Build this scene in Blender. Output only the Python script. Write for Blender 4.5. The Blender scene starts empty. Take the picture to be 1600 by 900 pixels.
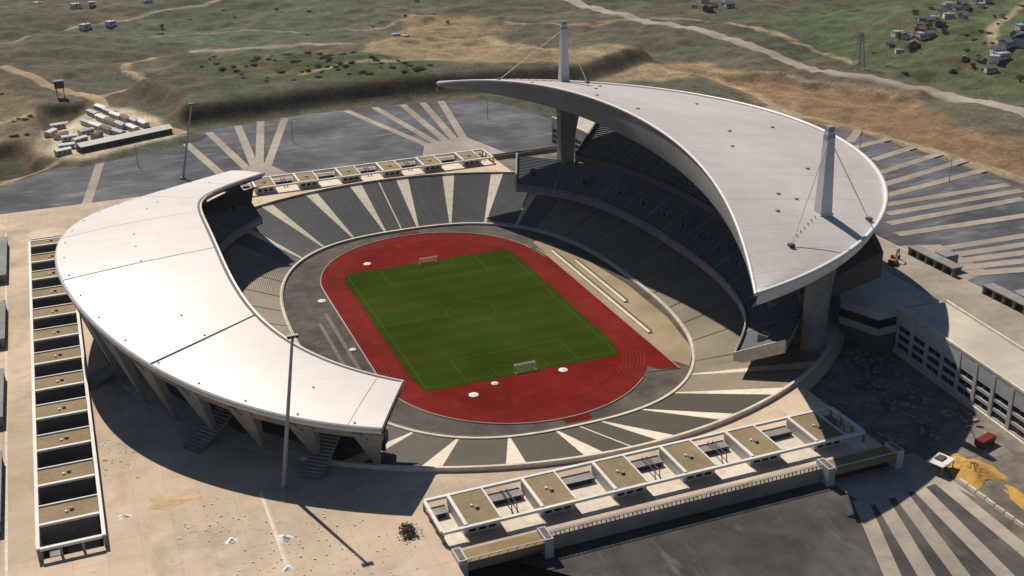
import bpy, bmesh, math, random
import numpy as np
from mathutils import Vector, Matrix
from mathutils.geometry import tessellate_polygon

random.seed(7)
R = math.radians
SC = bpy.context.scene
COL = SC.collection

# ------------------------------------------------------------------ camera
cam_d = bpy.data.cameras.new('camera')
cam = bpy.data.objects.new('camera', cam_d)
COL.objects.link(cam)
cam_d.sensor_width = 36.0
cam_d.lens = 36.0 * 1827.744 / 1600.0
cam_d.clip_start = 1.0
cam_d.clip_end = 12000.0
_yaw, _pit, _rol = 0.36367, 0.3994, -0.02294
_f = Vector((math.sin(_yaw) * math.cos(_pit), math.cos(_yaw) * math.cos(_pit), -math.sin(_pit)))
_r = Vector((math.cos(_yaw), -math.sin(_yaw), 0))
_u = _r.cross(_f)
_rr = _r * math.cos(_rol) + _u * math.sin(_rol)
_uu = _u * math.cos(_rol) - _r * math.sin(_rol)
cam.matrix_world = Matrix(((_rr.x, _uu.x, -_f.x, -127.339), (_rr.y, _uu.y, -_f.y, -378.128), (_rr.z, _uu.z, -_f.z, 177.296), (0, 0, 0, 1)))
SC.camera = cam

# ------------------------------------------------------------------ light
SUN = Vector((-0.13, 0.92, 1.0)).normalized()
elev = math.asin(SUN.z)
azim = math.atan2(SUN.x, SUN.y)
w = bpy.data.worlds.new('World')
SC.world = w
w.use_nodes = True
nt = w.node_tree
sky = nt.nodes.new('ShaderNodeTexSky')
sky.sky_type = 'NISHITA'
sky.sun_disc = False
sky.sun_elevation = elev
sky.sun_rotation = azim
sky.altitude = 100
sky.ozone_density = 6.0
sky.dust_density = 0.4
bgn = nt.nodes['Background']
nt.links.new(sky.outputs[0], bgn.inputs[0])
bgn.inputs[1].default_value = 0.05
sd = bpy.data.lights.new('sun', 'SUN')
sd.energy = 5.0
sd.angle = R(0.5)
sd.color = (1.0, 0.91, 0.80)
sun = bpy.data.objects.new('sun', sd)
COL.objects.link(sun)
sun.rotation_euler = (-SUN).to_track_quat('-Z', 'Y').to_euler()
sun.location = (0, 0, 300)
SC.view_settings.view_transform = 'Standard'
SC.view_settings.look = 'None'
SC.view_settings.exposure = 0.0
SC.view_settings.gamma = 1.0
SC.view_settings.use_curve_mapping = False

# ------------------------------------------------------------------ materials
def mat(name, c1, c2=None, scale=0.2, rough=0.85, big=0.02, bigamt=0.35, bump=0.0, spec=0.3, metal=0.0, contrast=(0.35, 0.65), detail=6.0):
    m = bpy.data.materials.new(name)
    m.use_nodes = True
    n = m.node_tree.nodes
    l = m.node_tree.links
    b = n['Principled BSDF']
    b.inputs['Roughness'].default_value = rough
    b.inputs['Specular IOR Level'].default_value = spec
    b.inputs['Metallic'].default_value = metal
    c2 = c2 or tuple(min(1, c * 0.78) for c in c1)
    geo = n.new('ShaderNodeNewGeometry')
    n1 = n.new('ShaderNodeTexNoise')
    n1.inputs['Scale'].default_value = scale
    n1.inputs['Detail'].default_value = detail
    n1.inputs['Roughness'].default_value = 0.6
    l.new(geo.outputs['Position'], n1.inputs['Vector'])
    mr = n.new('ShaderNodeMapRange')
    mr.inputs[1].default_value, mr.inputs[2].default_value = contrast
    l.new(n1.outputs['Fac'], mr.inputs[0])
    mx = n.new('ShaderNodeMix')
    mx.data_type = 'RGBA'
    mx.inputs[6].default_value = (*c1, 1)
    mx.inputs[7].default_value = (*c2, 1)
    l.new(mr.outputs[0], mx.inputs[0])
    n2 = n.new('ShaderNodeTexNoise')
    n2.inputs['Scale'].default_value = big
    n2.inputs['Detail'].default_value = 4.0
    l.new(geo.outputs['Position'], n2.inputs['Vector'])
    m2 = n.new('ShaderNodeMapRange')
    m2.inputs[1].default_value, m2.inputs[2].default_value = 0.3, 0.7
    m2.inputs[3].default_value, m2.inputs[4].default_value = 1 - bigamt, 1 + bigamt * 0.5
    l.new(n2.outputs['Fac'], m2.inputs[0])
    vm = n.new('ShaderNodeVectorMath')
    vm.operation = 'SCALE'
    l.new(mx.outputs[2], vm.inputs[0])
    l.new(m2.outputs[0], vm.inputs['Scale'])
    l.new(vm.outputs[0], b.inputs['Base Color'])
    if bump:
        bp = n.new('ShaderNodeBump')
        bp.inputs['Strength'].default_value = bump
        bp.inputs['Distance'].default_value = 0.3
        l.new(n1.outputs['Fac'], bp.inputs['Height'])
        l.new(bp.outputs[0], b.inputs['Normal'])
    return m

M = {}
M['plaza'] = mat('plaza_concrete', (0.68, 0.545, 0.405), (0.57, 0.45, 0.33), 0.12, 0.9, 0.018, 0.3, contrast=(0.3, 0.7), spec=0.1)
M['cream'] = mat('cream_concrete', (0.74, 0.66, 0.54), (0.64, 0.56, 0.45), 0.5, 0.85, 0.05, 0.15, spec=0.1)
M['concrete'] = mat('grey_concrete', (0.30, 0.285, 0.265), (0.225, 0.215, 0.20), 0.4, 0.85, 0.06, 0.25)
M['darkconc'] = mat('weathered_concrete', (0.20, 0.18, 0.155), (0.14, 0.125, 0.11), 0.5, 0.85)
M['white'] = mat('white_paint', (0.76, 0.73, 0.68), (0.68, 0.65, 0.60), 0.6, 0.6, 0.1, 0.1)
M['seat'] = mat('grey_seats', (0.132, 0.135, 0.14), (0.10, 0.103, 0.108), 1.5, 0.6, 0.05, 0.18)
M['seatn'] = mat('olive_seats', (0.082, 0.072, 0.05), (0.062, 0.054, 0.038), 1.5, 0.6, 0.05, 0.18)
M['seatb'] = mat('beige_seats', (0.30, 0.255, 0.185), (0.24, 0.20, 0.145), 1.2, 0.7, 0.06, 0.2)
M['seatd'] = mat('shade_blue_seats', (0.15, 0.165, 0.185), (0.12, 0.133, 0.15), 1.2, 0.6, 0.06, 0.2)  # grey seats with the blue of the roof shade mixed into their colour
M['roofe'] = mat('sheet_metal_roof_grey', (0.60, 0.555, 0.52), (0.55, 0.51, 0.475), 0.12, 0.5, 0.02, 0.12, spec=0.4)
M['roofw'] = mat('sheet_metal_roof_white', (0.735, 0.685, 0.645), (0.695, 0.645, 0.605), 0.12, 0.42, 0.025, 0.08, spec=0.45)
M['girder'] = mat('girder_grey', (0.34, 0.33, 0.31), (0.28, 0.27, 0.255), 0.3, 0.6)
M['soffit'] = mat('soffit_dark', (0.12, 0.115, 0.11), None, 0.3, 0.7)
M['rim'] = mat('rim_white_metal', (0.78, 0.76, 0.73), (0.72, 0.70, 0.67), 0.4, 0.35, 0.05, 0.08, spec=0.5)
M['seam'] = mat('seam_gutter', (0.16, 0.15, 0.13), None, 0.5, 0.7)
M['tan'] = mat('tan_roof_felt', (0.30, 0.225, 0.125), (0.24, 0.18, 0.10), 0.8, 0.9, 0.1, 0.2)
M['yard'] = mat('yard_rubble_earth', (0.27, 0.24, 0.20), (0.13, 0.115, 0.10), 0.16, 0.95, 0.05, 0.4, contrast=(0.35, 0.65), detail=10, spec=0.05)
M['asphalt'] = mat('worn_asphalt', (0.085, 0.088, 0.10), (0.17, 0.172, 0.185), 0.06, 0.9, 0.022, 0.5, contrast=(0.36, 0.76), detail=10, spec=0.15)
M['path'] = mat('path_concrete', (0.40, 0.345, 0.28), (0.32, 0.275, 0.225), 0.2, 0.9, 0.03, 0.3)
M['road'] = mat('pale_road', (0.40, 0.35, 0.28), (0.33, 0.28, 0.22), 0.1, 0.9)
M['dirtroad'] = mat('dirt_road', (0.46, 0.33, 0.19), (0.36, 0.25, 0.14), 0.1, 0.95)
M['track'] = mat('red_track', (0.195, 0.014, 0.010), (0.14, 0.012, 0.009), 0.15, 0.9, 0.03, 0.25, spec=0.02)
M['line'] = mat('faded_line', (0.26, 0.05, 0.042), None, 1.0, 0.8)
M['kerb'] = mat('pink_kerb', (0.50, 0.38, 0.31), None, 1.0, 0.8)
M['gline'] = mat('pitch_line', (0.058, 0.085, 0.02), None, 1.0, 0.9)
M['apron'] = mat('apron_earth', (0.068, 0.06, 0.053), (0.12, 0.105, 0.09), 0.12, 0.95, 0.03, 0.45)
M['sandy'] = mat('sandy_earth', (0.40, 0.31, 0.19), (0.32, 0.24, 0.15), 0.2, 0.95, 0.05, 0.3)
M['sand'] = mat('yellow_sand', (0.55, 0.33, 0.09), (0.45, 0.26, 0.06), 0.7, 0.95, 0.1, 0.2, bump=0.6)
M['sandflat'] = mat('spread_sand', (0.56, 0.39, 0.21), (0.48, 0.36, 0.23), 0.5, 0.95, 0.2, 0.3)
M['dark'] = mat('dark_void', (0.03, 0.03, 0.032), None, 0.5, 0.8)  # near-black that paints shade into openings, court floors and rear walls
M['steel'] = mat('grey_steel', (0.36, 0.37, 0.40), (0.30, 0.31, 0.34), 0.5, 0.5)
M['darksteel'] = mat('dark_steel', (0.10, 0.10, 0.105), None, 0.5, 0.6)
M['mast'] = mat('mast_pale_grey', (0.66, 0.66, 0.67), (0.60, 0.60, 0.62), 0.3, 0.5)
M['glass'] = mat('dark_glass', (0.015, 0.017, 0.02), None, 0.5, 0.25, spec=0.5)
M['facade'] = mat('grey_facade', (0.56, 0.55, 0.53), (0.49, 0.48, 0.46), 0.4, 0.8)
M['roofgrey'] = mat('pale_roof_slab', (0.58, 0.52, 0.43), (0.50, 0.45, 0.37), 0.15, 0.9, 0.04, 0.2)
M['orange'] = mat('orange_paint', (0.48, 0.19, 0.04), None, 1.0, 0.5)
M['red'] = mat('red_paint', (0.22, 0.025, 0.022), None, 1.0, 0.5)
M['green'] = mat('green_paint', (0.055, 0.09, 0.065), None, 1.0, 0.7)
M['rooftile'] = mat('brown_tile', (0.26, 0.15, 0.10), (0.2, 0.12, 0.08), 1.0, 0.85)
M['houseg'] = mat('grey_house_roof', (0.17, 0.16, 0.16), (0.13, 0.125, 0.125), 1.0, 0.85)
M['blue'] = mat('blue_roof', (0.04, 0.08, 0.16), None, 1.0, 0.6)
M['leaf'] = mat('leaves', (0.105, 0.125, 0.05), (0.07, 0.085, 0.035), 0.8, 0.8)
M['leafb'] = mat('olive_leaves', (0.13, 0.115, 0.05), (0.08, 0.075, 0.03), 0.8, 0.8)
M['bark'] = mat('bark', (0.10, 0.07, 0.045), None, 2.0, 0.9)

def stain(m, scale, lo, hi, col, amt, detail=8, vec=(1, 1, 1)):
    n = m.node_tree.nodes
    l = m.node_tree.links
    b = n['Principled BSDF']
    src = b.inputs['Base Color'].links[0].from_socket
    geo = n.new('ShaderNodeNewGeometry')
    t = n.new('ShaderNodeTexNoise')
    t.inputs['Scale'].default_value = scale
    t.inputs['Detail'].default_value = detail
    t.inputs['Roughness'].default_value = 0.68
    mp = n.new('ShaderNodeVectorMath'); mp.operation = 'MULTIPLY'; mp.inputs[1].default_value = vec
    l.new(geo.outputs['Position'], mp.inputs[0])
    l.new(mp.outputs[0], t.inputs['Vector'])
    r = n.new('ShaderNodeMapRange')
    r.inputs[1].default_value, r.inputs[2].default_value = lo, hi
    r.inputs[4].default_value = amt
    l.new(t.outputs['Fac'], r.inputs[0])
    x = n.new('ShaderNodeMix')
    x.data_type = 'RGBA'
    l.new(r.outputs[0], x.inputs[0])
    l.new(src, x.inputs[6])
    x.inputs[7].default_value = (*col, 1)
    l.new(x.outputs[2], b.inputs['Base Color'])
stain(M['plaza'], 0.033, 0.52, 0.66, (0.31, 0.265, 0.22), 0.7, 12)
stain(M['plaza'], 0.09, 0.56, 0.7, (0.38, 0.29, 0.19), 0.6, 12, (1, .3, 1))
stain(M['plaza'], 0.05, 0.58, 0.68, (0.66, 0.58, 0.48), 0.6)
stain(M['plaza'], 0.6, 0.62, 0.72, (0.22, 0.17, 0.12), 0.5, 4)
stain(M['asphalt'], 0.16, 0.53, 0.72, (0.31, 0.31, 0.32), 0.6, 12, (.35, 1.3, 1))
stain(M['asphalt'], 0.8, 0.56, 0.7, (0.26, 0.26, 0.265), 0.5, 6)
M['asphaltb'] = mat('dark_asphalt', (0.068, 0.063, 0.06), (0.13, 0.12, 0.112), 0.07, 0.9, 0.03, 0.45, contrast=(0.36, 0.72), detail=10, spec=0.12)
stain(M['asphaltb'], 0.06, 0.48, 0.66, (0.042, 0.039, 0.037), 0.8, 10, (1.4, .4, 1))
stain(M['asphaltb'], 0.12, 0.56, 0.7, (0.20, 0.185, 0.17), 0.55, 10, (1.2, .4, 1))
stain(M['asphaltb'], 0.5, 0.6, 0.72, (0.18, 0.165, 0.15), 0.4)
stain(M['asphalt'], 0.02, 0.5, 0.64, (0.055, 0.055, 0.062), 0.7)
stain(M['path'], 0.25, 0.55, 0.7, (0.17, 0.14, 0.11), 0.5)
stain(M['apron'], 0.2, 0.57, 0.70, (0.20, 0.175, 0.145), 0.5)
stain(M['roofe'], 0.35, 0.62, 0.72, (0.40, 0.36, 0.32), 0.25)
stain(M['tan'], 0.5, 0.55, 0.7, (0.36, 0.30, 0.20), 0.5)

def joints(m, period, amt, axis='Y', wid=0.06):
    n = m.node_tree.nodes
    l = m.node_tree.links
    b = n['Principled BSDF']
    src = b.inputs['Base Color'].links[0].from_socket
    geo = n.new('ShaderNodeNewGeometry')
    sp = n.new('ShaderNodeSeparateXYZ')
    l.new(geo.outputs['Position'], sp.inputs[0])
    d = n.new('ShaderNodeMath'); d.operation = 'DIVIDE'; d.inputs[1].default_value = period
    l.new(sp.outputs[axis], d.inputs[0])
    f = n.new('ShaderNodeMath'); f.operation = 'FRACT'
    l.new(d.outputs[0], f.inputs[0])
    q = n.new('ShaderNodeMapRange')
    q.inputs[1].default_value, q.inputs[2].default_value = wid, wid * 1.6
    q.inputs[3].default_value, q.inputs[4].default_value = 1 - amt, 1.0
    l.new(f.outputs[0], q.inputs[0])
    fl = n.new('ShaderNodeMath'); fl.operation = 'FLOOR'
    l.new(d.outputs[0], fl.inputs[0])
    wn = n.new('ShaderNodeTexWhiteNoise'); wn.noise_dimensions = '1D'
    l.new(fl.outputs[0], wn.inputs['W'])
    q2 = n.new('ShaderNodeMapRange')
    q2.inputs[3].default_value, q2.inputs[4].default_value = 1 - amt * .35, 1.0
    l.new(wn.outputs['Value'], q2.inputs[0])
    mu = n.new('ShaderNodeMath'); mu.operation = 'MULTIPLY'
    l.new(q.outputs[0], mu.inputs[0]); l.new(q2.outputs[0], mu.inputs[1])
    v = n.new('ShaderNodeVectorMath'); v.operation = 'SCALE'
    l.new(src, v.inputs[0]); l.new(mu.outputs[0], v.inputs['Scale'])
    l.new(v.outputs[0], b.inputs['Base Color'])
joints(M['roofe'], 2.6, 0.10)
joints(M['roofe'], 14.0, 0.07, 'X', 0.02)
joints(M['roofw'], 2.4, 0.10)
stain(M['cream'], 0.25, 0.52, 0.7, (0.42, 0.37, 0.30), 0.55)
stain(M['seat'], 0.2, 0.55, 0.7, (0.17, 0.17, 0.17), 0.5)
stain(M['seatn'], 0.2, 0.55, 0.7, (0.10, 0.09, 0.065), 0.5)
stain(M['grass'] if 'grass' in M else M['tan'], 0.3, 0.6, 0.75, (0.34, 0.27, 0.16), 0.3)
stain(M['track'], 0.12, 0.54, 0.7, (0.24, 0.035, 0.025), 0.5, 10)
stain(M['roofw'], 0.2, 0.56, 0.72, (0.58, 0.54, 0.50), 0.25, 8, (1, .25, 1))
stain(M['roofe'], 0.16, 0.55, 0.72, (0.46, 0.42, 0.385), 0.35, 8, (.3, 1.2, 1))
stain(M['roofw'], 0.3, 0.6, 0.74, (0.55, 0.51, 0.47), 0.3)
joints(M['plaza'], 8.0, 0.10, 'X', 0.03)
joints(M['plaza'], 8.0, 0.10, 'Y', 0.03)

def grass_material():
    m = mat('pitch_grass', (0.032, 0.062, 0.005), (0.041, 0.056, 0.005), 0.09, 0.95, 0.03, 0.3, contrast=(0.38, 0.62), spec=0.0)
    n = m.node_tree.nodes
    l = m.node_tree.links
    b = n['Principled BSDF']
    src = b.inputs['Base Color'].links[0].from_socket
    geo = n.new('ShaderNodeNewGeometry')
    sp = n.new('ShaderNodeSeparateXYZ')
    l.new(geo.outputs['Position'], sp.inputs[0])
    ma = n.new('ShaderNodeMath')
    ma.operation = 'MULTIPLY'
    ma.inputs[1].default_value = math.pi / 5.5
    l.new(sp.outputs['Y'], ma.inputs[0])
    si = n.new('ShaderNodeMath')
    si.operation = 'SINE'
    l.new(ma.outputs[0], si.inputs[0])
    mr = n.new('ShaderNodeMapRange')
    mr.inputs[1].default_value, mr.inputs[2].default_value = -0.25, 0.25
    mr.inputs[3].default_value, mr.inputs[4].default_value = 0.945, 1.04
    l.new(si.outputs[0], mr.inputs[0])
    v = n.new('ShaderNodeVectorMath')
    v.operation = 'SCALE'
    l.new(src, v.inputs[0])
    l.new(mr.outputs[0], v.inputs['Scale'])
    l.new(v.outputs[0], b.inputs['Base Color'])
    return m
M['grass'] = grass_material()

def terrain_material():
    m = bpy.data.materials.new('terrain_earth')
    m.use_nodes = True
    n = m.node_tree.nodes
    l = m.node_tree.links
    b = n['Principled BSDF']
    b.inputs['Roughness'].default_value = 0.95
    b.inputs['Specular IOR Level'].default_value = 0.1
    at = n.new('ShaderNodeAttribute')
    at.attribute_name = 'Col'
    geo = n.new('ShaderNodeNewGeometry')
    prev = at.outputs['Color']
    for sc, lo, hi, det in ((0.5, 0.62, 1.38, 6), (0.09, 0.6, 1.4, 7)):
        t = n.new('ShaderNodeTexNoise')
        t.inputs['Scale'].default_value = sc
        t.inputs['Detail'].default_value = det
        t.inputs['Roughness'].default_value = 0.65
        l.new(geo.outputs['Position'], t.inputs['Vector'])
        r = n.new('ShaderNodeMapRange')
        r.inputs[1].default_value, r.inputs[2].default_value = 0.3, 0.7
        r.inputs[3].default_value, r.inputs[4].default_value = lo, hi
        l.new(t.outputs['Fac'], r.inputs[0])
        v = n.new('ShaderNodeVectorMath')
        v.operation = 'SCALE'
        l.new(prev, v.inputs[0])
        l.new(r.outputs[0], v.inputs['Scale'])
        prev = v.outputs[0]
    t = n.new('ShaderNodeTexNoise')
    t.inputs['Scale'].default_value = 0.028
    t.inputs['Detail'].default_value = 8
    t.inputs['Roughness'].default_value = 0.7
    l.new(geo.outputs['Position'], t.inputs['Vector'])
    r = n.new('ShaderNodeMapRange')
    r.inputs[1].default_value, r.inputs[2].default_value = 0.55, 0.68
    r.inputs[3].default_value, r.inputs[4].default_value = 0.0, 0.55
    l.new(t.outputs['Fac'], r.inputs[0])
    mx = n.new('ShaderNodeMix')
    mx.data_type = 'RGBA'
    l.new(r.outputs[0], mx.inputs[0])
    l.new(prev, mx.inputs[6])
    mx.inputs[7].default_value = (0.20, 0.145, 0.085, 1)
    l.new(mx.outputs[2], b.inputs['Base Color'])
    return m
M['terrain'] = terrain_material()

# ------------------------------------------------------------------ helpers
def tag(o, label=None, cat=None, group=None, kind=None):
    if label: o['label'] = label
    if cat: o['category'] = cat
    if group: o['group'] = group
    if kind: o['kind'] = kind
    return o

def raw(name, verts, faces, m, smooth=False):
    me = bpy.data.meshes.new(name)
    me.from_pydata([tuple(v) for v in verts], [], faces)
    me.materials.append(M[m] if isinstance(m, str) else m)
    if smooth:
        me.polygons.foreach_set('use_smooth', [True] * len(me.polygons))
    me.update()
    return me

def obj(name, me, parent=None, loc=None, rz=None):
    o = bpy.data.objects.new(name, me)
    COL.objects.link(o)
    if parent: o.parent = parent
    if loc is not None: o.location = loc
    if rz is not None: o.rotation_euler = (0, 0, rz)
    return o

def thing(name, label, cat, loc=(0, 0, 0), rz=0, group=None):
    o = obj(name, None, None, loc, rz)
    return tag(o, label, cat, group)

def copy_tree(o, parent=None):
    c = o.copy()
    COL.objects.link(c)
    c.parent = parent
    for ch in o.children:
        copy_tree(ch, c)
    return c

class MB:
    def __init__(s): s.v = []; s.f = []
    def quad(s, a, b, c, d):
        i = len(s.v); s.v += [a, b, c, d]; s.f.append((i, i + 1, i + 2, i + 3)); return s
    def box(s, x0, x1, y0, y1, z0, z1):
        i = len(s.v)
        s.v += [(x0, y0, z0), (x1, y0, z0), (x1, y1, z0), (x0, y1, z0), (x0, y0, z1), (x1, y0, z1), (x1, y1, z1), (x0, y1, z1)]
        s.f += [(i, i + 3, i + 2, i + 1), (i + 4, i + 5, i + 6, i + 7), (i, i + 1, i + 5, i + 4), (i + 1, i + 2, i + 6, i + 5), (i + 2, i + 3, i + 7, i + 6), (i + 3, i, i + 4, i + 7)]
        return s
    def hexa(s, p):           # 8 points: bottom 4 ccw, top 4 ccw
        i = len(s.v); s.v += list(p)
        s.f += [(i, i + 3, i + 2, i + 1), (i + 4, i + 5, i + 6, i + 7), (i, i + 1, i + 5, i + 4), (i + 1, i + 2, i + 6, i + 5), (i + 2, i + 3, i + 7, i + 6), (i + 3, i, i + 4, i + 7)]
        return s
    def prism(s, poly, z0, z1):
        i = len(s.v); n = len(poly)
        s.v += [(x, y, z0) for x, y in poly] + [(x, y, z1) for x, y in poly]
        for k in range(n):
            s.f.append((i + k, i + (k + 1) % n, i + n + (k + 1) % n, i + n + k))
        for t in tessellate_polygon([[Vector((x, y, 0)) for x, y in poly]]):
            a, b, c = t
            s.f.append((i + n + a, i + n + b, i + n + c)); s.f.append((i + c, i + b, i + a))
        return s
    def tube(s, pts, rad, n=6):
        pts = [Vector(p) for p in pts]
        if not isinstance(rad, (list, tuple)): rad = [rad] * len(pts)
        base = len(s.v)
        for k, p in enumerate(pts):
            d = (pts[min(k + 1, len(pts) - 1)] - pts[max(k - 1, 0)]).normalized()
            a = d.cross(Vector((0, 0, 1)))
            if a.length < 1e-3: a = Vector((1, 0, 0))
            a.normalize(); b = a.cross(d)
            for j in range(n):
                t = 2 * math.pi * j / n
                s.v.append(tuple(p + (a * math.cos(t) + b * math.sin(t)) * rad[k]))
        for k in range(len(pts) - 1):
            for j in range(n):
                s.f.append((base + k * n + j, base + k * n + (j + 1) % n, base + (k + 1) * n + (j + 1) % n, base + (k + 1) * n + j))
        s.f.append(tuple(base + j for j in range(n))[::-1])
        e = base + (len(pts) - 1) * n
        s.f.append(tuple(e + j for j in range(n)))
        return s
    def cyl(s, x, y, z0, z1, r, n=12, r2=None):
        r2 = r if r2 is None else r2
        i = len(s.v)
        for z, q in ((z0, r), (z1, r2)):
            s.v += [(x + q * math.cos(2 * math.pi * k / n), y + q * math.sin(2 * math.pi * k / n), z) for k in range(n)]
        for k in range(n):
            s.f.append((i + k, i + (k + 1) % n, i + n + (k + 1) % n, i + n + k))
        s.f.append(tuple(i + n + k for k in range(n))); s.f.append(tuple(i + k for k in range(n))[::-1])
        return s
    def grid(s, P):            # P: rows of points
        i = len(s.v); r = len(P); c = len(P[0])
        for row in P: s.v += [tuple(q) for q in row]
        for a in range(r - 1):
            for b in range(c - 1):
                s.f.append((i + a * c + b, i + a * c + b + 1, i + (a + 1) * c + b + 1, i + (a + 1) * c + b))
        return s
    def mesh(s, name, m, smooth=False): return raw(name, s.v, s.f, m, smooth)
    def build(s, name, m, parent=None, loc=None, rz=None, smooth=False): return obj(name, s.mesh(name, m, smooth), parent, loc, rz)

# numpy value noise
def vnoise(x, y, seed=0):
    xi = np.floor(x).astype(np.int64); yi = np.floor(y).astype(np.int64)
    xf = x - xi; yf = y - yi
    u = xf * xf * (3 - 2 * xf); v = yf * yf * (3 - 2 * yf)
    def h(a, b):
        k = (a * 374761393 + b * 668265263 + seed * 974711) & 0x7fffffff
        k = ((k ^ (k >> 13)) * 1274126177) & 0x7fffffff
        return ((k ^ (k >> 16)) & 0xffff) / 65535.0
    return (h(xi, yi) * (1 - u) + h(xi + 1, yi) * u) * (1 - v) + (h(xi, yi + 1) * (1 - u) + h(xi + 1, yi + 1) * u) * v
def fbm(x, y, sc, seed=0, oct=4):
    t = 0; a = 0.5; f = 1.0 / sc
    for o in range(oct):
        t = t + a * (vnoise(x * f, y * f, seed + o) - 0.5) * 2
        a *= 0.5; f *= 2.1
    return t
def sstep(a, b, x):
    t = np.clip((x - a) / (b - a), 0, 1)
    return t * t * (3 - 2 * t)
def sdpoly(x, y, poly):        # signed distance, negative inside
    d = np.full(x.shape, 1e18); s = np.ones(x.shape)
    n = len(poly)
    for i in range(n):
        ax, ay = poly[i]; bx, by = poly[i - 1]
        ex, ey = bx - ax, by - ay
        wx, wy = x - ax, y - ay
        t = np.clip((wx * ex + wy * ey) / (ex * ex + ey * ey + 1e-9), 0, 1)
        d = np.minimum(d, (wx - ex * t) ** 2 + (wy - ey * t) ** 2)
        c1 = y >= ay; c2 = y < by; c3 = ex * wy > ey * wx
        flip = (c1 & c2 & c3) | (~c1 & ~c2 & ~c3)
        s = np.where(flip, -s, s)
    return s * np.sqrt(d)

# ------------------------------------------------------------------ ground
FLAT = [(-900, -1200), (290, -1200), (285, -80), (269, 8), (255, 125), (240, 175), (200, 225), (125, 262), (100, 277), (53, 282), (0, 283), (-42, 276), (-73, 271), (-106, 248), (-137, 234), (-164, 209), (-230, 178), (-900, 178)]
BANKP = [(-85, 256), (-66, 279), (-42, 280), (2, 288), (58, 290), (112, 283), (171, 268), (240, 300), (240, 420), (-60, 420), (-96, 368), (-75, 314)]
P_FIELD = [(-15, 681), (124, 643), (90, 522), (67, 463), (-28, 499), (-78, 552)]
P_DIRT1 = [(104, 457), (145, 541), (189, 527), (194, 452), (167, 397), (103, 418)]
P_ROADDIRT = [(54, 373), (70, 399), (151, 393), (172, 339), (261, 283), (235, 246), (173, 289), (101, 328)]
P_PIT = [(240, 278), (298, 228), (340, 178), (298, 86), (302, 45), (275, 2), (272, 56), (254, 119), (242, 191)]
P_SCRUB = [(-63, 432), (12, 417), (54, 373), (94, 321), (83, 297), (24, 317), (-29, 325), (-42, 369)]
P_BROWN = [(-95, 437), (-29, 461), (48, 422), (90, 438), (93, 387), (-37, 404)]
P_HILL = [(374, 401), (496, 438), (900, 700), (900, 100), (376, 124), (353, 172), (342, 237), (353, 326)]
P_CAMP = [(-140, 291), (-109, 347), (-95, 332), (-71, 258), (-125, 236), (-143, 251)]
P_LEFTD = [(-166, 412), (-151, 386), (-134, 351), (-145, 301), (-137, 242), (-146, 216), (-200, 218), (-200, 400)]
P_BLOB1 = [(-149, 333), (-144, 364), (-115, 359), (-119, 327), (-135, 303), (-139, 290), (-145, 301)]
P_BLOB2 = [(-184, 275), (-155, 280), (-140, 249), (-137, 229), (-146, 219), (-184, 221)]

def height(x, y):
    x = np.asarray(x, float); y = np.asarray(y, float)
    d = sdpoly(x, y, FLAT)
    z = 9.6 + 3.0 * sstep(2, 30, d)
    b = sdpoly(x, y, BANKP)
    z = z + 9.0 * sstep(0, 14, -b) * sstep(1, 8, d)
    away = sstep(10, 90, d)
    z = z + away * (fbm(x, y, 160, 3, 4) * 9 + fbm(x, y * 1.4, 42, 9, 4) * 4.6 + (0.5 - np.abs(fbm(x, y, 26, 14, 4))) * 2.6)
    z = z + away * 26 * sstep(420, 1500, np.hypot(x - 60, y))
    # hollows and cuttings
    z = z - 8.0 * sstep(-2, 10, -sdpoly(x, y, P_BLOB1)) - 7.0 * sstep(-2, 9, -sdpoly(x, y, P_BLOB2)) * sstep(2, 14, d)
    z = z - 4.0 * sstep(-2, 14, -sdpoly(x, y, P_PIT)) * sstep(2, 20, d)
    z = z + 14 * sstep(0, 130, -sdpoly(x, y, P_HILL))
    camp = sstep(-14, 0, -sdpoly(x, y, P_CAMP))
    z = z * (1 - camp) + 11.8 * camp
    z = np.where(y < -153, 7.6, z) if True else z
    z = np.where((np.abs(x) < 160) & (np.abs(y) < 153), -9.0, z)
    return z
def hz(x, y): return float(height(np.array([x]), np.array([y]))[0])

_T1, _T2 = (0.44, 0.33, 0.21), (0.40, 0.34, 0.26)
TRACKS = [([(-111, 362), (-94, 372), (-76, 380), (-80, 400), (-88, 423), (-88, 445), (-83, 465), (-67, 474)], 4.5, _T1),
          ([(103, 418), (149, 387), (152, 345), (204, 297), (253, 261), (255, 211), (247, 155)], 6, _T1), ([(255, 264), (295, 224), (331, 179)], 6, _T1),
          ([(244, 178), (262, 124), (275, 8), (290, -80)], 7, _T1), ([(78, 431), (30, 463), (-39, 484)], 4, _T2), ([(-190, 203), (-164, 214), (-137, 238), (-106, 253), (-78, 272)], 4, _T1),
          ([(420, 200), (452, 236), (520, 280), (600, 320)], 4, _T1), ([(288, 440), (320, 420), (350, 330), (350, 245)], 4, _T1), ([(-60, 560), (20, 545), (90, 500), (145, 541)], 3.5, _T2),
          ([(-170, 330), (-150, 345), (-140, 300), (-148, 250)], 4, _T1), ([(-165, 560), (-120, 600), (-60, 640), (40, 700)], 4, _T2), ([(200, 480), (250, 430), (288, 440)], 4, _T1), ([(150, 345), (120, 330), (60, 345), (10, 340)], 3.5, _T1)]
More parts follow.
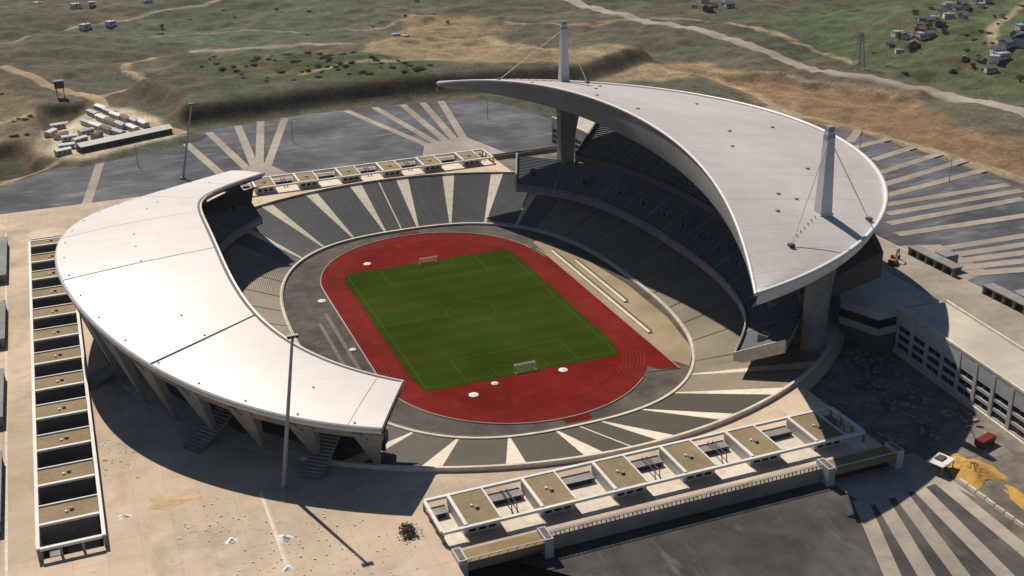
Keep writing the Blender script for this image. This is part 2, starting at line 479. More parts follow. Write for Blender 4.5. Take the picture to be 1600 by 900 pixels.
def build_terrain():
    def axis(lo, hi, st, far):
        c = list(np.arange(lo, hi + .1, st))
        a = lo; s = st
        while a > -far: s *= 1.25; a -= s; c.insert(0, a)
        a = hi; s = st
        while a < far: s *= 1.25; a += s; c.append(a)
        return np.array(c)
    xs = axis(-215, 560, 2.4, 6000); ys = axis(150, 830, 2.4, 6000)
    X, Y = np.meshgrid(xs, ys)
    Z = height(X, Y)
    nx, ny = len(xs), len(ys)
    V = np.stack([X, Y, Z], -1).reshape(-1, 3)
    idx = np.arange(nx * ny).reshape(ny, nx)
    F = np.stack([idx[:-1, :-1], idx[:-1, 1:], idx[1:, 1:], idx[1:, :-1]], -1).reshape(-1, 4)
    me = bpy.data.meshes.new('ground')
    me.vertices.add(len(V)); me.vertices.foreach_set('co', V.ravel())
    me.loops.add(F.size); me.loops.foreach_set('vertex_index', F.ravel().astype(np.int32))
    me.polygons.add(len(F)); me.polygons.foreach_set('loop_start', np.arange(0, F.size, 4, dtype=np.int32))
    me.polygons.foreach_set('use_smooth', np.ones(len(F), dtype=bool))
    me.update()
    x, y = X.ravel(), Y.ravel()
    wob = fbm(x, y, 45, 21, 4) * 22
    g = fbm(x, y, 70, 5, 5)[:, None]
    e1 = np.clip(fbm(x, y * 1.8, 90, 33, 5) * 1.6 + .15, 0, 1)[:, None]; e2 = np.clip(fbm(x, y * 1.8, 60, 57, 5) * 1.8 - .05, 0, 1)[:, None]
    c = np.array([0.125, 0.117, 0.083]) * (1 + 0.35 * g)
    c = c * (1 - e1 * .75) + np.array([0.19, 0.135, 0.095]) * e1 * .75
    c = c * (1 - e2 * .7) + np.array([0.06, 0.065, 0.038]) * e2 * .7
    def put(poly, col, f=8, amt=1.0, wb=1.0):
        nonlocal c
        k = (sstep(-f, f, -sdpoly(x, y, poly) + wob * wb) * amt)[:, None]
        c = c * (1 - k) + np.array(col) * (1 + 0.3 * g) * k
    put(P_FIELD, (0.115, 0.13, 0.085), 10, .9)
    put(P_HILL, (0.098, 0.128, 0.055), 15, .8)
    put(P_BROWN, (0.20, 0.14, 0.085), 8, .8)
    put(P_SCRUB, (0.075, 0.09, 0.035), 8, .9, 1.2)
    put(P_DIRT1, (0.30, 0.205, 0.12), 9, .9)
    put(P_ROADDIRT, (0.38, 0.27, 0.155), 6, .85, 1.0)
    put(P_PIT, (0.31, 0.185, 0.10), 6, .85, 1.1)
    put(P_LEFTD, (0.22, 0.16, 0.09), 8, .8)
    put(P_BLOB1, (0.065, 0.06, 0.048), 4, .9, .3)  # dark tone paints the shade on the slopes of this hollow
    put(P_BLOB2, (0.06, 0.06, 0.042), 4, .9, .3)  # second hollow, its shade likewise put into the ground colour
    put(P_CAMP, (0.66, 0.53, 0.37), 4, .95, .25)
    for pts, wd, col in TRACKS:
        d = np.full(x.shape, 1e9)
        for (ax, ay), (bx, by) in zip(pts[:-1], pts[1:]):
            ex, ey = bx - ax, by - ay; t = np.clip(((x - ax) * ex + (y - ay) * ey) / (ex * ex + ey * ey), 0, 1)
            d = np.minimum(d, np.hypot(x - ax - ex * t, y - ay - ey * t))
        k = (sstep(wd * .5 + 2.2, wd * .5 - 1.2, d + wob * .13) * .9)[:, None]
        c = c * (1 - k) + np.array(col) * (1 + .2 * g) * k
    # bare earth banks where the slope is steep
    gy, gx = np.gradient(Z, ys, xs)
    st = sstep(0.22, 0.5, np.hypot(gx, gy)).ravel()[:, None]
    c = c * (1 - st * .75) + np.array([0.15, 0.105, 0.065]) * st * .75
    c = np.clip(c * np.array([0.76, 0.80, 0.80]), 0.01, 1)
    a = me.color_attributes.new('Col', 'FLOAT_COLOR', 'POINT')
    a.data.foreach_set('color', np.concatenate([c, np.ones((len(c), 1))], 1).astype(np.float32).ravel())
    me.materials.append(M['terrain'])
    tag(obj('ground', me), kind='structure')
build_terrain()

def sheet(name, poly, z, m, thick=0.0):
    mb = MB()
    if thick: mb.prism(poly, z - thick, z)
    else:
        mb.v = [(x, y, z) for x, y in poly]
        mb.f = [tuple(t) for t in tessellate_polygon([[Vector((x, y, 0)) for x, y in poly]])]
    o = mb.build(name, m)
    return tag(o, kind='structure')

def fill_holes(name, outer, holes, z, m, depth):
    bm = bmesh.new()
    for loop in [outer] + holes:
        vs = [bm.verts.new((x, y, z)) for x, y in loop]
        for i in range(len(vs)): bm.edges.new((vs[i], vs[(i + 1) % len(vs)]))
    bmesh.ops.triangle_fill(bm, use_beauty=True, edges=bm.edges[:])
    for f in bm.faces:
        if f.normal.z < 0: f.normal_flip()
    be = [e for e in bm.edges if len(e.link_faces) == 1]
    r = bmesh.ops.extrude_edge_only(bm, edges=be)
    for g in r['geom']:
        if isinstance(g, bmesh.types.BMVert): g.co.z = z - depth
    bmesh.ops.recalc_face_normals(bm, faces=bm.faces[:])
    me = bpy.data.meshes.new(name); bm.to_mesh(me); bm.free()
    me.materials.append(M[m])
    return tag(obj(name, me), kind='structure')

PZ = 12.0
def arc(cx, cy, r, a0, a1, n): return [(cx + r * math.cos(R(a0 + (a1 - a0) * i / n)), cy + r * math.sin(R(a0 + (a1 - a0) * i / n))) for i in range(n + 1)]
circle_hole = arc(1.2, 0, 131.8, 0, 360, 120)[:-1]
yard_s = [(64, -156)] + arc(1.2, 0, 133.6, -62, -22, 16) + [(133, -50), (133, -156)]
yard_n = [(x, -y) for x, y in yard_s][::-1]
w_void = [(-150.6, -121), (-136.4, -121), (-136.4, 106), (-150.6, 106)]
yo_s = [(x, y) for x, y in yard_s if y > -155]; yo_n = [(x, -y) for x, y in yo_s]
fill_holes('plaza', [(-60, -157), (-60, -175), (-190, -175), (-190, 157.5), (64, 157.5)] + yo_n[:-0 or None] + [(133, 157.5), (164.5, 157.5), (164.5, -157), (133, -157)] + yo_s[::-1] + [(64, -157)], [circle_hole, w_void], PZ, 'plaza', 6)
sheet('yard', [(60, -215), (135, -215), (135, -20), (100, -60), (60, -110)], 8.0, 'yard')
sheet('yard', [(60, 110), (100, 60), (135, 20), (135, 160), (60, 160)], 8.0, 'yard')
sheet('car_park', [(-190, 157.4), (168, 157.4), (168, 205), (122, 206), (113, 247), (99, 274), (53, 279), (0, 280), (-42, 273), (-73, 268), (-106, 245), (-137, 231), (-164, 206), (-190, 195)], 10.0, 'asphalt')
sheet('car_park', [(164.4, -215), (278, -215), (282, -80), (266, 8), (252, 122), (228, 170), (164.4, 170)], 10.02, 'asphalt')
sheet('car_park', [(-46, -159.5), (64, -159.5), (71, -170), (70, -215), (66, -300), (-60, -300), (-34, -172)], 8.02, 'asphaltb')
sheet('forecourt', [(64, -157.2), (74, -157.2), (74, -182), (71, -170)], 8.03, 'path')

def stripe(a, b, wd, z, m='path', name='path'):
    a = Vector(a); b = Vector(b); d = (b - a).normalized(); n = Vector((-d.y, d.x)) * wd / 2
    return sheet(name, [tuple(a + n), tuple(a - n), tuple(b - n), tuple(b + n)], z, m)
zz = 10.05
for a, b in (((-62, 170), (-73, 250)), ((-50, 180), (-58.4, 265)), ((-47, 182), (-41.4, 272)), ((-45, 184), (-28, 276)), ((-42, 182), (-14, 277)),
             ((44, 184), (22, 279)), ((49, 186), (39, 279)), ((54, 186), (55.8, 278)), ((59, 190), (68, 277)), ((64, 190), (79, 276)), ((-127, 163), (-116, 238))):
    stripe(a, b, 4.2, zz); zz += 0.004
sheet('path', [(-68, 157.6), (-30, 157.6), (-38, 186), (-58, 186)], 10.03, 'path')
sheet('path', [(30, 157.6), (75, 157.6), (66, 196), (42, 190)], 10.03, 'path')
for a, b in (((241, 100), (258, 116)), ((233, 90), (262, 96)), ((232, 69), (264, 79)), ((222, 51), (268, 64)), ((211, 35), (271, 50)), ((203, 22), (268, 34)), ((195, 12), (262, 12)), ((181, -8), (254, -6)), ((188, 2), (262, 3)), ((176, -20), (250, -24)), ((178, -40), (222, -42)),
             ((178, -47), (219, -50)), ((176, -53), (212, -57)), ((174, -59), (206, -64)), ((173, -65), (204, -72))):
    stripe(a, b, 4.6, zz); zz += 0.004
sheet('path', [(166, -70), (181, -66), (184, -36), (166, -30)], 10.045, 'path')
zz = 8.06
for a, b in (((46, -171), (30, -208)), ((51.6, -171), (39, -208)), ((58, -170), (47, -210)), ((64, -169), (57, -212)), ((71, -168), (68, -212))):
    stripe(a, b, 4.1, zz); zz += 0.004
sheet('path', [(44, -160), (72, -160), (72, -172), (46, -174)], 8.045, 'path')

def ribbon(name, pts, wd, m, lift=0.35):
    P = [Vector(p) for p in pts]; out = []
    for i in range(len(P) - 1):        # Catmull-Rom
        p0, p1, p2, p3 = P[max(i - 1, 0)], P[i], P[i + 1], P[min(i + 2, len(P) - 1)]
        n = max(2, int((p2 - p1).length / 3))
        for k in range(n):
            t = k / n
            out.append(0.5 * ((2 * p1) + (p2 - p0) * t + (2 * p0 - 5 * p1 + 4 * p2 - p3) * t * t + (3 * p1 - p0 - 3 * p2 + p3) * t ** 3))
    out.append(P[-1]); rows = []
    for i, q in enumerate(out):
        d = (out[min(i + 1, len(out) - 1)] - out[max(i - 1, 0)]).normalized(); nrm = Vector((-d.y, d.x))
        es = [q + nrm * s * wd / 2 for s in (-1.25, -1, -.5, 0, .5, 1, 1.25)]
        zs = [hz(e.x, e.y) for e in es]; top = max(zs[1:-1]) + lift
        row = [(es[0].x, es[0].y, zs[0] - .4)] + [(e.x, e.y, top) for e in es[1:-1]] + [(es[-1].x, es[-1].y, zs[-1] - .4)]
        rows.append(row)
    return tag(MB().grid(rows).build(name, m, smooth=True), kind='structure')
ribbon('road', [(277, 590), (291, 431), (310, 323), (319, 238), (338, 188), (349, 161), (349, 125), (344, 81), (340, 0)], 9, 'road', .2)
ribbon('road', [(-200, 520), (-170, 465), (-132, 401), (-111, 361), (-108, 330), (-91, 297), (-71, 260)], 7, 'dirtroad', .2)

# ------------------------------------------------------------------ arena floor
def stad(r, yc, n=40):
    return [(r * math.cos(t), yc + r * math.sin(t)) for t in np.linspace(0, math.pi, n)] + [(r * math.cos(t), -yc + r * math.sin(t)) for t in np.linspace(math.pi, 2 * math.pi, n)]
CX = 1.2
RA, RB, RN = 66.4, 94.3, 2.66
def ring_pt(t):
    c, s = math.cos(t), math.sin(t)
    return (CX + RA * math.copysign(abs(c) ** (2 / RN), c), RB * math.copysign(abs(s) ** (2 / RN), s))
ring_poly = [ring_pt(2 * math.pi * i / 240) for i in range(240)]
sheet('arena_apron', ring_poly, -0.02, 'apron')
sheet('arena_apron', [(48.6, 58), (53, 60), (61, 30), (64.5, 0), (64, -35), (59, -62), (52, -72), (48.6, -66)], 0.0, 'sandy')
trk = stad(46.0, 42.2)
sheet('athletics_track', trk, 0.03, 'track')
sheet('athletics_track', [(36, 42), (47.9, 40), (47.9, -72.5), (41, -70), (36, -60)], 0.034, 'track')
sheet('athletics_track', [(-1.5, -86), (7.5, -86), (7.5, -91.5), (-1.5, -91.5)], 0.034, 'track')
sheet('athletics_track', [(-1.5, 86), (7.5, 86), (7.5, 91.5), (-1.5, 91.5)], 0.034, 'track')
def loop_strip(name, fn, r, wdt, z, m):
    a = fn(r - wdt / 2); b = fn(r + wdt / 2); mb = MB(); n = len(a)
    mb.v = [(x, y, z) for x, y in a] + [(x, y, z) for x, y in b]
    mb.f = [(i, (i + 1) % n, n + (i + 1) % n, n + i) for i in range(n)]
    return tag(mb.build(name, m), kind='structure')
for k in range(1, 8):
    loop_strip('lane_line', lambda r: stad(r, 42.2), 36.5 + 1.22 * k, 0.09, 0.045, 'line')
kb = [(46.2 * math.cos(t), 42.2 + 46.2 * math.sin(t)) for t in np.linspace(.2, math.pi, 40)] + [(46.2 * math.cos(t), -42.2 + 46.2 * math.sin(t)) for t in np.linspace(math.pi, 2 * math.pi - .75, 40)]
tag(MB().tube([(x, y, .06) for x, y in kb], .3, 6).build('track_kerb', 'kerb'), kind='structure')
tag(MB().tube([(47.2, 50, .06), (48.15, 40, .06), (48.15, -72.7, .06), (36.5, -70.5, .06)], .22, 6).build('track_kerb', 'kerb'), kind='structure')
l = 55.0
gp = []
for sx, sy in ((1, 1), (-1, 1), (-1, -1), (1, -1)):
    a = [(sx * math.sqrt(36.5 ** 2 - (yy - 42.2) ** 2), sy * yy) for yy in np.linspace(42.2, l, 8)]
    gp += a if sx * sy > 0 else a[::-1]
sheet('pitch', gp, 0.06, 'grass')
def line(x0, x1, y0, y1): tag(MB().box(x0, x1, y0, y1, 0.05, 0.075).build('pitch_line', 'gline'), kind='structure')
for s in (-1, 1):
    line(s * 34 - .1, s * 34 + .1, -52.4, 52.4); line(-34, 34, s * 52.5 - .1, s * 52.5 + .1)
    line(-20.2, 20.2, s * 36 - .1, s * 36 + .1); line(-9.2, 9.2, s * 47 - .1, s * 47 + .1)
    for q in (-1, 1):
        a, b = sorted((s * 36.1, s * 52.4)); line(q * 20.2 - .1, q * 20.2 + .1, a, b)
        a, b = sorted((s * 47.1, s * 52.4)); line(q * 9.2 - .1, q * 9.2 + .1, a, b)
line(-33.9, 33.9, -.1, .1)
loop_strip('pitch_line', lambda r: [(r * math.cos(t), r * math.sin(t)) for t in np.linspace(0, 2 * math.pi, 48, endpoint=False)], 9.15, 0.2, 0.072, 'gline')

# ------------------------------------------------------------------ stadium
stadium = thing('stadium', 'large oval athletics stadium with two white curved roofs over its grandstands', 'stadium')

NR = 2000
_ring = [ring_pt(2 * math.pi * i / NR) for i in range(NR)]
_s = [0.0]
for i in range(NR):
    a, b = _ring[i], _ring[(i + 1) % NR]
    _s.append(_s[-1] + math.hypot(a[0] - b[0], a[1] - b[1]))
LT = _s[-1]
_sa = np.array(_s); _rx = np.array([p[0] for p in _ring] + [_ring[0][0]]); _ry = np.array([p[1] for p in _ring] + [_ring[0][1]])
def I(u):
    u = u % LT
    return float(np.interp(u, _sa, _rx)), float(np.interp(u, _sa, _ry))
def nrm(u):
    a = I(u - 1.5); b = I(u + 1.5)
    d = Vector((b[1] - a[1], a[0] - b[0])); d.normalize(); return d
def Dlow(u):
    x, y = I(u); n = nrm(u)
    f = Vector((x - CX, y - math.copysign(24, y))).normalized()
    k = float(sstep(56, 76, np.array(abs(y))))
    return (n * (1 - k) + f * k).normalized()
def Dmid(u):
    x, y = I(u); n = nrm(u)
    f = Vector((math.copysign(.40, x - CX), math.copysign(.916, y)))
    k = float(sstep(52, 78, np.array(abs(y))))
    return (n * (1 - k) + f * k).normalized()
def ucirc(u):          # distance along Dlow from ring to the rim circle
    x, y = I(u); d = Dlow(u); x -= CX
    b = x * d.x + y * d.y; c = x * x + y * y - 131.3 ** 2
    return -b + math.sqrt(b * b - c)
def u_at(xv, end):     # arclength where ring has x = xv on end y sign
    k = [i for i in range(NR) if _ring[i][1] * end > 40]
    i = min(k, key=lambda i: abs(_ring[i][0] - CX - xv)); return _s[i]
def u_aty(yv, side):
    k = [i for i in range(NR) if (_ring[i][0] - CX) * side > 30]
    i = min(k, key=lambda i: abs(_ring[i][1] - yv)); return _s[i]

def terrace(u0, u1, o0, o1, z0, z1, rows, D, seg, w0=(0, 0), w1=(0, 0), skirt=0.6, smooth=False):
    """stepped seating between arclengths u0..u1; w0,w1 = (inner, outer) inset at each side"""
    mb = MB(); prev = None; O = o1
    for r in range(rows + 1):
        t = r / rows
        row = []
        for q in range(seg + 1):
            k = q / seg
            ua = u0 + (u1 - u0) * k
            om = O(ua) if callable(O) else O
            off = o0 + (om - o0) * t
            x, y = I(ua); d = D(ua)
            p = Vector((x + d.x * off, y + d.y * off))
            row.append(p)
        # inset
        if w0 != (0, 0) or w1 != (0, 0):
            L = (row[-1] - row[0]).length; a = (w0[0] + (w0[1] - w0[0]) * t) / L; b = (w1[0] + (w1[1] - w1[0]) * t) / L
            def at(k):
                f = k * seg; i = min(int(f), seg - 1); return row[i].lerp(row[i + 1], f - i)
            row = [at(a + (1 - a - b) * q / seg) for q in range(seg + 1)]
        z = z0 + (z1 - z0) * t; dz = (z1 - z0) / rows
        cur = [(p.x, p.y) for p in row]
        if smooth:
            if prev: mb.grid([[(x, y, z - dz) for x, y in prev], [(x, y, z) for x, y in cur]])
        elif prev:
            mb.grid([[(x, y, z - dz) for x, y in prev], [(x, y, z - dz) for x, y in cur]])
            mb.grid([[(x, y, z - dz) for x, y in cur], [(x, y, z) for x, y in cur]])
            for e in (0, -1):
                a, b = prev[e], cur[e]
                mb.quad((a[0], a[1], z - dz), (b[0], b[1], z - dz), (b[0], b[1], z - dz - skirt), (a[0], a[1], z - dz - skirt))
        prev = cur
    return mb

def low_out(u):
    x, y = I(u)
    return ucirc(u) if abs(y) > 74 else min(ucirc(u), 38.0)
LZ0, LZ1 = 0.6, 12.7
# concrete body of the lower stand with the wall at its foot
mb = MB(); NQ = 220
inn, foot, mid_, out, back = [], [], [], [], []
for i in range(NQ + 1):
    u = LT * i / NQ; x, y = I(u); d = Dlow(u); om = low_out(u)
    inn.append((x, y, -0.05)); foot.append((x, y, LZ0 + .25)); mid_.append((x + d.x * 1.1, y + d.y * 1.1, LZ0 + .25))
    foot2 = (x + d.x * .5, y + d.y * .5, LZ0 - .45)
    out.append((x + d.x * om, y + d.y * om, LZ1 - .75))
    X, Y = x + d.x * om - CX, y + d.y * om; h = math.hypot(X, Y); s_ = max(132.2 / h, 1.0)
    back.append((CX + X * s_, Y * s_, PZ - .05 if s_ > 1.02 else LZ1 - .75))
mb.grid([inn, foot, mid_])
low2 = [(p[0], p[1], LZ0 - .45) for p in mid_]
mb.grid([mid_, low2, out, back])
lower = mb.build('lower_stand', 'cream', stadium)

ends_u = []
WX = [47, 36, 21.7, 7.2, -7.2, -21.7, -36, -47]
nb = 0
for end in (1, -1):
    us = [u_at(x, end) for x in (WX if end > 0 else WX[::-1])]
    us = [u_aty(70 * end, 1 if end > 0 else -1)] + us + [u_aty(70 * end, -1 if end > 0 else 1)]
    us = [u if u >= us[0] - 1 else u + LT for u in us]
    for k in range(len(us) - 1):
        first, last = k == 0, k == len(us) - 2
        a = (0, 0) if first else (.45, 2.9); b = (0, 0) if last else (.45, 2.9)
        if k == 4:
            um = (us[4] + us[5]) / 2
            terrace(us[4], um, 1.1, low_out, LZ0, LZ1, 48, Dlow, 4, a, (.25, .3)).build('seat_block', 'seat' if end > 0 else 'seatn', lower)
            terrace(um, us[5], 1.1, low_out, LZ0, LZ1, 48, Dlow, 4, (.25, .3), b).build('seat_block', 'seat' if end > 0 else 'seatn', lower)
            mr_ = []
            for r in range(25):
                t = r / 24; x, y = I(um); d = Dlow(um); off = 1.1 + (low_out(um) - 1.1) * t; tx = Vector((-d.y, d.x)) * .3; z = LZ0 + (LZ1 - LZ0) * t - .1
                mr_.append([(x + d.x * off - tx.x, y + d.y * off - tx.y, z), (x + d.x * off + tx.x, y + d.y * off + tx.y, z)])
            MB().grid(mr_).build('gangway', 'cream', lower)
        else:
            terrace(us[k], us[k + 1], 1.1, low_out, LZ0, LZ1, 48, Dlow, 6, a, b).build('seat_block', ('seatb' if k >= 7 else 'seatn') if end < 0 else 'seat', lower)
    for k in range(1, len(us) - 1):
        # wedge-shaped gangway filled between blocks, a smooth concrete ramp a little lower than the seats
        e = 3.2
        o = MB(); rows = []
        for r in range(25):
            t = r / 24; u = us[k]; x, y = I(u); d = Dlow(u); off = 1.1 + (low_out(u) - 1.1) * t; w_ = .46 + 2.46 * t
            tx = Vector((-d.y, d.x)); c = Vector((x + d.x * off, y + d.y * off))
            z = LZ0 + (LZ1 - LZ0) * t - .12
            rows.append([(c.x - tx.x * w_, c.y - tx.y * w_, z), (c.x, c.y, z), (c.x + tx.x * w_, c.y + tx.y * w_, z)])
        o.grid(rows).build('gangway', 'cream', lower)
# side blocks of the lower stand
for side in (1, -1):
    ys = list(np.linspace(-70, 70, 11)) if side > 0 else list(np.linspace(70, -70, 11))
    us = [u_aty(yv, side) for yv in ys]
    us = [u if u >= us[0] - 1 else u + LT for u in us]
    for k in range(10):
        terrace(us[k], us[k + 1], 1.1, 30, LZ0, LZ0 + 30 / 37 * (LZ1 - LZ0), 38, Dlow, 4, (.35, .35), (.35, .35)).build('seat_block', 'seatb', lower)
# white parapet round the rim, both ends
for end in (1, -1):
    us = [u_at(x, end) for x in ((52, -52) if end > 0 else (-52, 52))]
    if us[1] < us[0]: us[1] += LT
    A, B_, C_, D_ = [], [], [], []
    for i in range(61):
        u = us[0] + (us[1] - us[0]) * i / 60; x, y = I(u); d = Dlow(u); om = ucirc(u)
        for lst, o_, z in ((A, -.1, LZ1 - .6), (B_, -.1, 13.3), (C_, .75, 13.3), (D_, .75, 11.8)):
            lst.append((x + d.x * (om + o_), y + d.y * (om + o_), z))
    MB().grid([A, B_, C_, D_]).build('parapet', 'cream', lower)
# rail along the foot of the stand
mb = MB()
for i in range(0, NQ):
    pass
railp = []
for i in range(NQ + 1):
    u = LT * i / NQ; x, y = I(u); d = Dlow(u); railp.append((x + d.x * .5, y + d.y * .5, LZ0 + .9))
MB().tube(railp, .09, 4).build('railing', 'white', lower)

def grandstand(side):
    g = None
    y1 = 77.5 if side > 0 else 74.5
    ua, ub = (u_aty(-y1, 1), u_aty(y1, 1)) if side > 0 else (u_aty(y1, -1), u_aty(-y1, -1))
    if ub < ua: ub += LT
    n = 90; F0, F1, F2, F3, B0, B1, B2 = [], [], [], [], [], [], []
    o0, o1, z0, z1 = (18.0, 35.0, 13.2, 22.9) if side > 0 else (26.0, 40.0, 13.4, 25.0)
    for i in range(n + 1):
        u = ua + (ub - ua) * i / n; x, y = I(u); d = Dmid(u)
        for lst, o, z in ((B0, o1 + .6, z1 - .6), (B1, o1 + .6, z1 - 3), (B2, o0 + 3, z0 - 1.4), (F0, o0 - .5, z0 - 2.0), (F1, o0 - .5, z0 + .9), (F2, o0, z0 + .9), (F3, o0, z0 - .6)):
            lst.append((x + d.x * o, y + d.y * o, z))
    B3 = [(p[0], p[1], z1 - .5) for p in B0]
    mb = MB().grid([F3, B0, B1, B2, F0, F1, F2, F3])
    g = mb.build('grandstand', 'concrete', stadium)
    # end walls
    for e, sg in ((0, -1), (-1, 1)):
        u = ua if e == 0 else ub; x, y = I(u); d = Dmid(u); t = Vector((-d.y, d.x)) * sg
        pts = [(o0 - .5, z0 - 2), (o0 - .5, z0 + 1.1), (o0, z0 + 1.1), (o1, z1 + 1.1), (o1 + .7, z1 + 1.1), (o1 + .7, z1 - 3), (o0 + 3, z0 - 1.6)]
        m2 = MB(); N = len(pts)
        for w_ in (0, .7): m2.v += [(x + d.x * o + t.x * w_, y + d.y * o + t.y * w_, z) for o, z in pts]
        for k in range(N): m2.f.append((k, (k + 1) % N, N + (k + 1) % N, N + k))
        for q in tessellate_polygon([[Vector((o, z, 0)) for o, z in pts]]): m2.f.append(tuple(q)); m2.f.append(tuple(N + a for a in q[::-1]))
        m2.build('end_wall', 'cream' if side > 0 else 'darkconc', g)
    nbk = 12
    for k in range(nbk):
        a = ua + (ub - ua) * k / nbk; b = ua + (ub - ua) * (k + 1) / nbk
        terrace(a, b, o0, o1, z0, z1, 21, Dmid, 4, (.45, .45), (.45, .45)).build('seat_block', 'seatd', g)
    for k in range(nbk + 1):
        u = ua + (ub - ua) * k / nbk; x, y = I(u); d = Dmid(u); t = Vector((-d.y, d.x)) * .5; rows = []
        for r in range(2):
            o = o0 + (o1 - o0) * r; z = z0 + (z1 - z0) * r - .05
            rows.append([(x + d.x * o - t.x, y + d.y * o - t.y, z), (x + d.x * o + t.x, y + d.y * o + t.y, z)])
        MB().grid(rows).build('aisle', 'concrete', g)
    # vomitory openings: low concrete boxes with a dark mouth
    for k in range(nbk):
        u = ua + (ub - ua) * (k + .5) / nbk; x, y = I(u); d = Dmid(u)
        o = o0 + 7; z = z0 + 7 / (o1 - o0) * (z1 - z0)
        m_ = Matrix.Translation((x + d.x * o, y + d.y * o, z)) @ Matrix.Rotation(math.atan2(d.y, d.x), 4, 'Z')
        b1 = MB().box(-.2, 3.2, -1.7, -1.4, -1.2, 2.3).box(-.2, 3.2, 1.4, 1.7, -1.2, 2.3).box(2.9, 3.2, -1.4, 1.4, 0, 2.3)
        b1.v = [tuple(m_ @ Vector(v)) for v in b1.v]; vo = b1.build('vomitory', 'concrete', g)
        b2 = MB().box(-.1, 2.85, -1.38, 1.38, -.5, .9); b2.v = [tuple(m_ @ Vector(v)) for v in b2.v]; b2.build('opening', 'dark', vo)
    # hand rails on the front wall
    MB().tube([(p[0], p[1], z0 + 1.5) for p in F1], .1, 4).build('railing', 'white', g)
    # back wall and raised upper tier
    us0, us1 = (u_aty(-70, 1), u_aty(70, 1)) if side > 0 else (u_aty(62, -1), u_aty(-62, -1))
    if us1 < us0: us1 += LT
    p0, p1, q0, q1 = (34.0, 56.0, 25.4, 40.5) if side > 0 else (39.0, 48.0, 26.4, 30.5)
    G = [[], [], [], [], [], [], [], []]
    for i in range(n + 1):
        u = us0 + (us1 - us0) * i / n; x, y = I(u); d = nrm(u)
        for lst, o, z in zip(G, (p0, p1 + .6, p1 + 1.6, p1 + 1.6, p0 + 2.5, p0 - .4, p0 - .4, p0), (q0 - .6, q1 - .4, q1 + 2.4, q1 - 6, q0 - 3, q0 - 2, q0 + .9, q0 + .9)):
            lst.append((x + d.x * o, y + d.y * o, z))
    up = MB().grid(G + [G[0]]).build('upper_tier', 'soffit', stadium)  # dark tone paints the deep shade below and behind the tier
    for k in range(10):
        a = us0 + (us1 - us0) * k / 10; b = us0 + (us1 - us0) * (k + 1) / 10
        terrace(a, b, p0, p1, q0, q1, 24, nrm, 4, (.45, .45), (.45, .45)).build('seat_block', 'seatd', up)
    for e, sg in ((0, -1), (1, 1)):
        u = us1 if e else us0; x, y = I(u); d = nrm(u); t = Vector((-d.y, d.x)) * sg
        pts = [(p0 - .4, q0 - 3.5), (p0 - .4, q0 + 1.2), (p1, q1 + 1.4), (p1 + 1.7, q1 + 2.6), (p1 + 1.7, q1 - 6.2)]
        m2 = MB(); N = len(pts)
        for w_ in (0, .8): m2.v += [(x + d.x * o + t.x * w_, y + d.y * o + t.y * w_, z) for o, z in pts]
        for k in range(N): m2.f.append((k, (k + 1) % N, N + (k + 1) % N, N + k))
        for q in tessellate_polygon([[Vector((o, z, 0)) for o, z in pts]]): m2.f.append(tuple(q)); m2.f.append(tuple(N + a for a in q[::-1]))
        m2.build('end_wall', 'soffit', up)  # end wall darkened in colour to match the painted shade
    # rear facade, near-black to paint the shade under the tier
    rows = [[], []]
    for i in range(n + 1):
        u = us0 + (us1 - us0) * i / n; x, y = I(u); d = nrm(u)
        rows[0].append((x + d.x * (p0 + 5), y + d.y * (p0 + 5), 7.9)); rows[1].append((x + d.x * (p0 + 5), y + d.y * (p0 + 5), q0 - 1))
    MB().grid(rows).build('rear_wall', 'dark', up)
grandstand(1)
grandstand(-1)

# ---- crescent roof on pylons
def e_in(y):
    s = (y / 136.83) ** 2
    return Vector((66.04 - 31.03 * s - 4.14 * s * s + 2.4 * s ** 3, y, 67.22 - 8.5 * s - 4.5 * s * s))
EOC, EOR = 4.0, 139.7
def e_out(y): return Vector((EOC + math.sqrt(max(EOR ** 2 - y * y, 0)), y, 54.4))
YT = 136.4
roof_e = MB()
ysamp = [YT * math.sin(t) for t in np.linspace(-math.pi / 2, math.pi / 2, 121)]
def depth(y): return 0.9 + 9.0 * max(0, 1 - (y / 137.0) ** 2) ** .65
# structural box (soffit + girder) as the part's own mesh
A = [e_in(y) - Vector((0, 0, .25)) for y in ysamp]
Bm = [e_in(y) - Vector((-0.6, 0, depth(y))) for y in ysamp]
Cm = [e_out(y) - Vector((1.6, 0, 3.4)) for y in ysamp]
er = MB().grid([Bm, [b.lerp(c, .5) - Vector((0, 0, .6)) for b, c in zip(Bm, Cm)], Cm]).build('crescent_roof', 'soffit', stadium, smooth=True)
tag(er, label='high pale grey crescent roof under two tall masts')
MB().grid([A, [a.lerp(b, .5) - Vector((.5, 0, 0)) for a, b in zip(A, Bm)], Bm]).build('arch_girder', 'girder', er, smooth=True)
# ribs on the girder face, evenly spaced
NPANEL = 18
edges = [YT * math.sin(t) for t in np.linspace(-math.pi / 2, math.pi / 2, NPANEL + 1)]
for k in range(NPANEL):
    y0, y1 = edges[k] + (.04 if k else 0), edges[k + 1] - (.04 if k < NPANEL - 1 else 0)
    ys = np.linspace(y0, y1, 7); rows = []
    for j in range(9):
        t = j / 8
        rows.append([e_in(y).lerp(e_out(y) - Vector((.9, 0, 0)), t) + Vector((0, 0, .5 * math.sin(math.pi * t))) for y in ys])
    mb = MB().grid(rows)
    lo_ = [[p - Vector((0, 0, .35)) for p in r] for r in rows]
    mb.grid([lo_[0], rows[0]]).grid([[r[0] for r in rows], [r[0] for r in lo_]]).grid([[r[-1] for r in lo_], [r[-1] for r in rows]])
    mb.build('roof_panel', 'roofe', er, smooth=False)
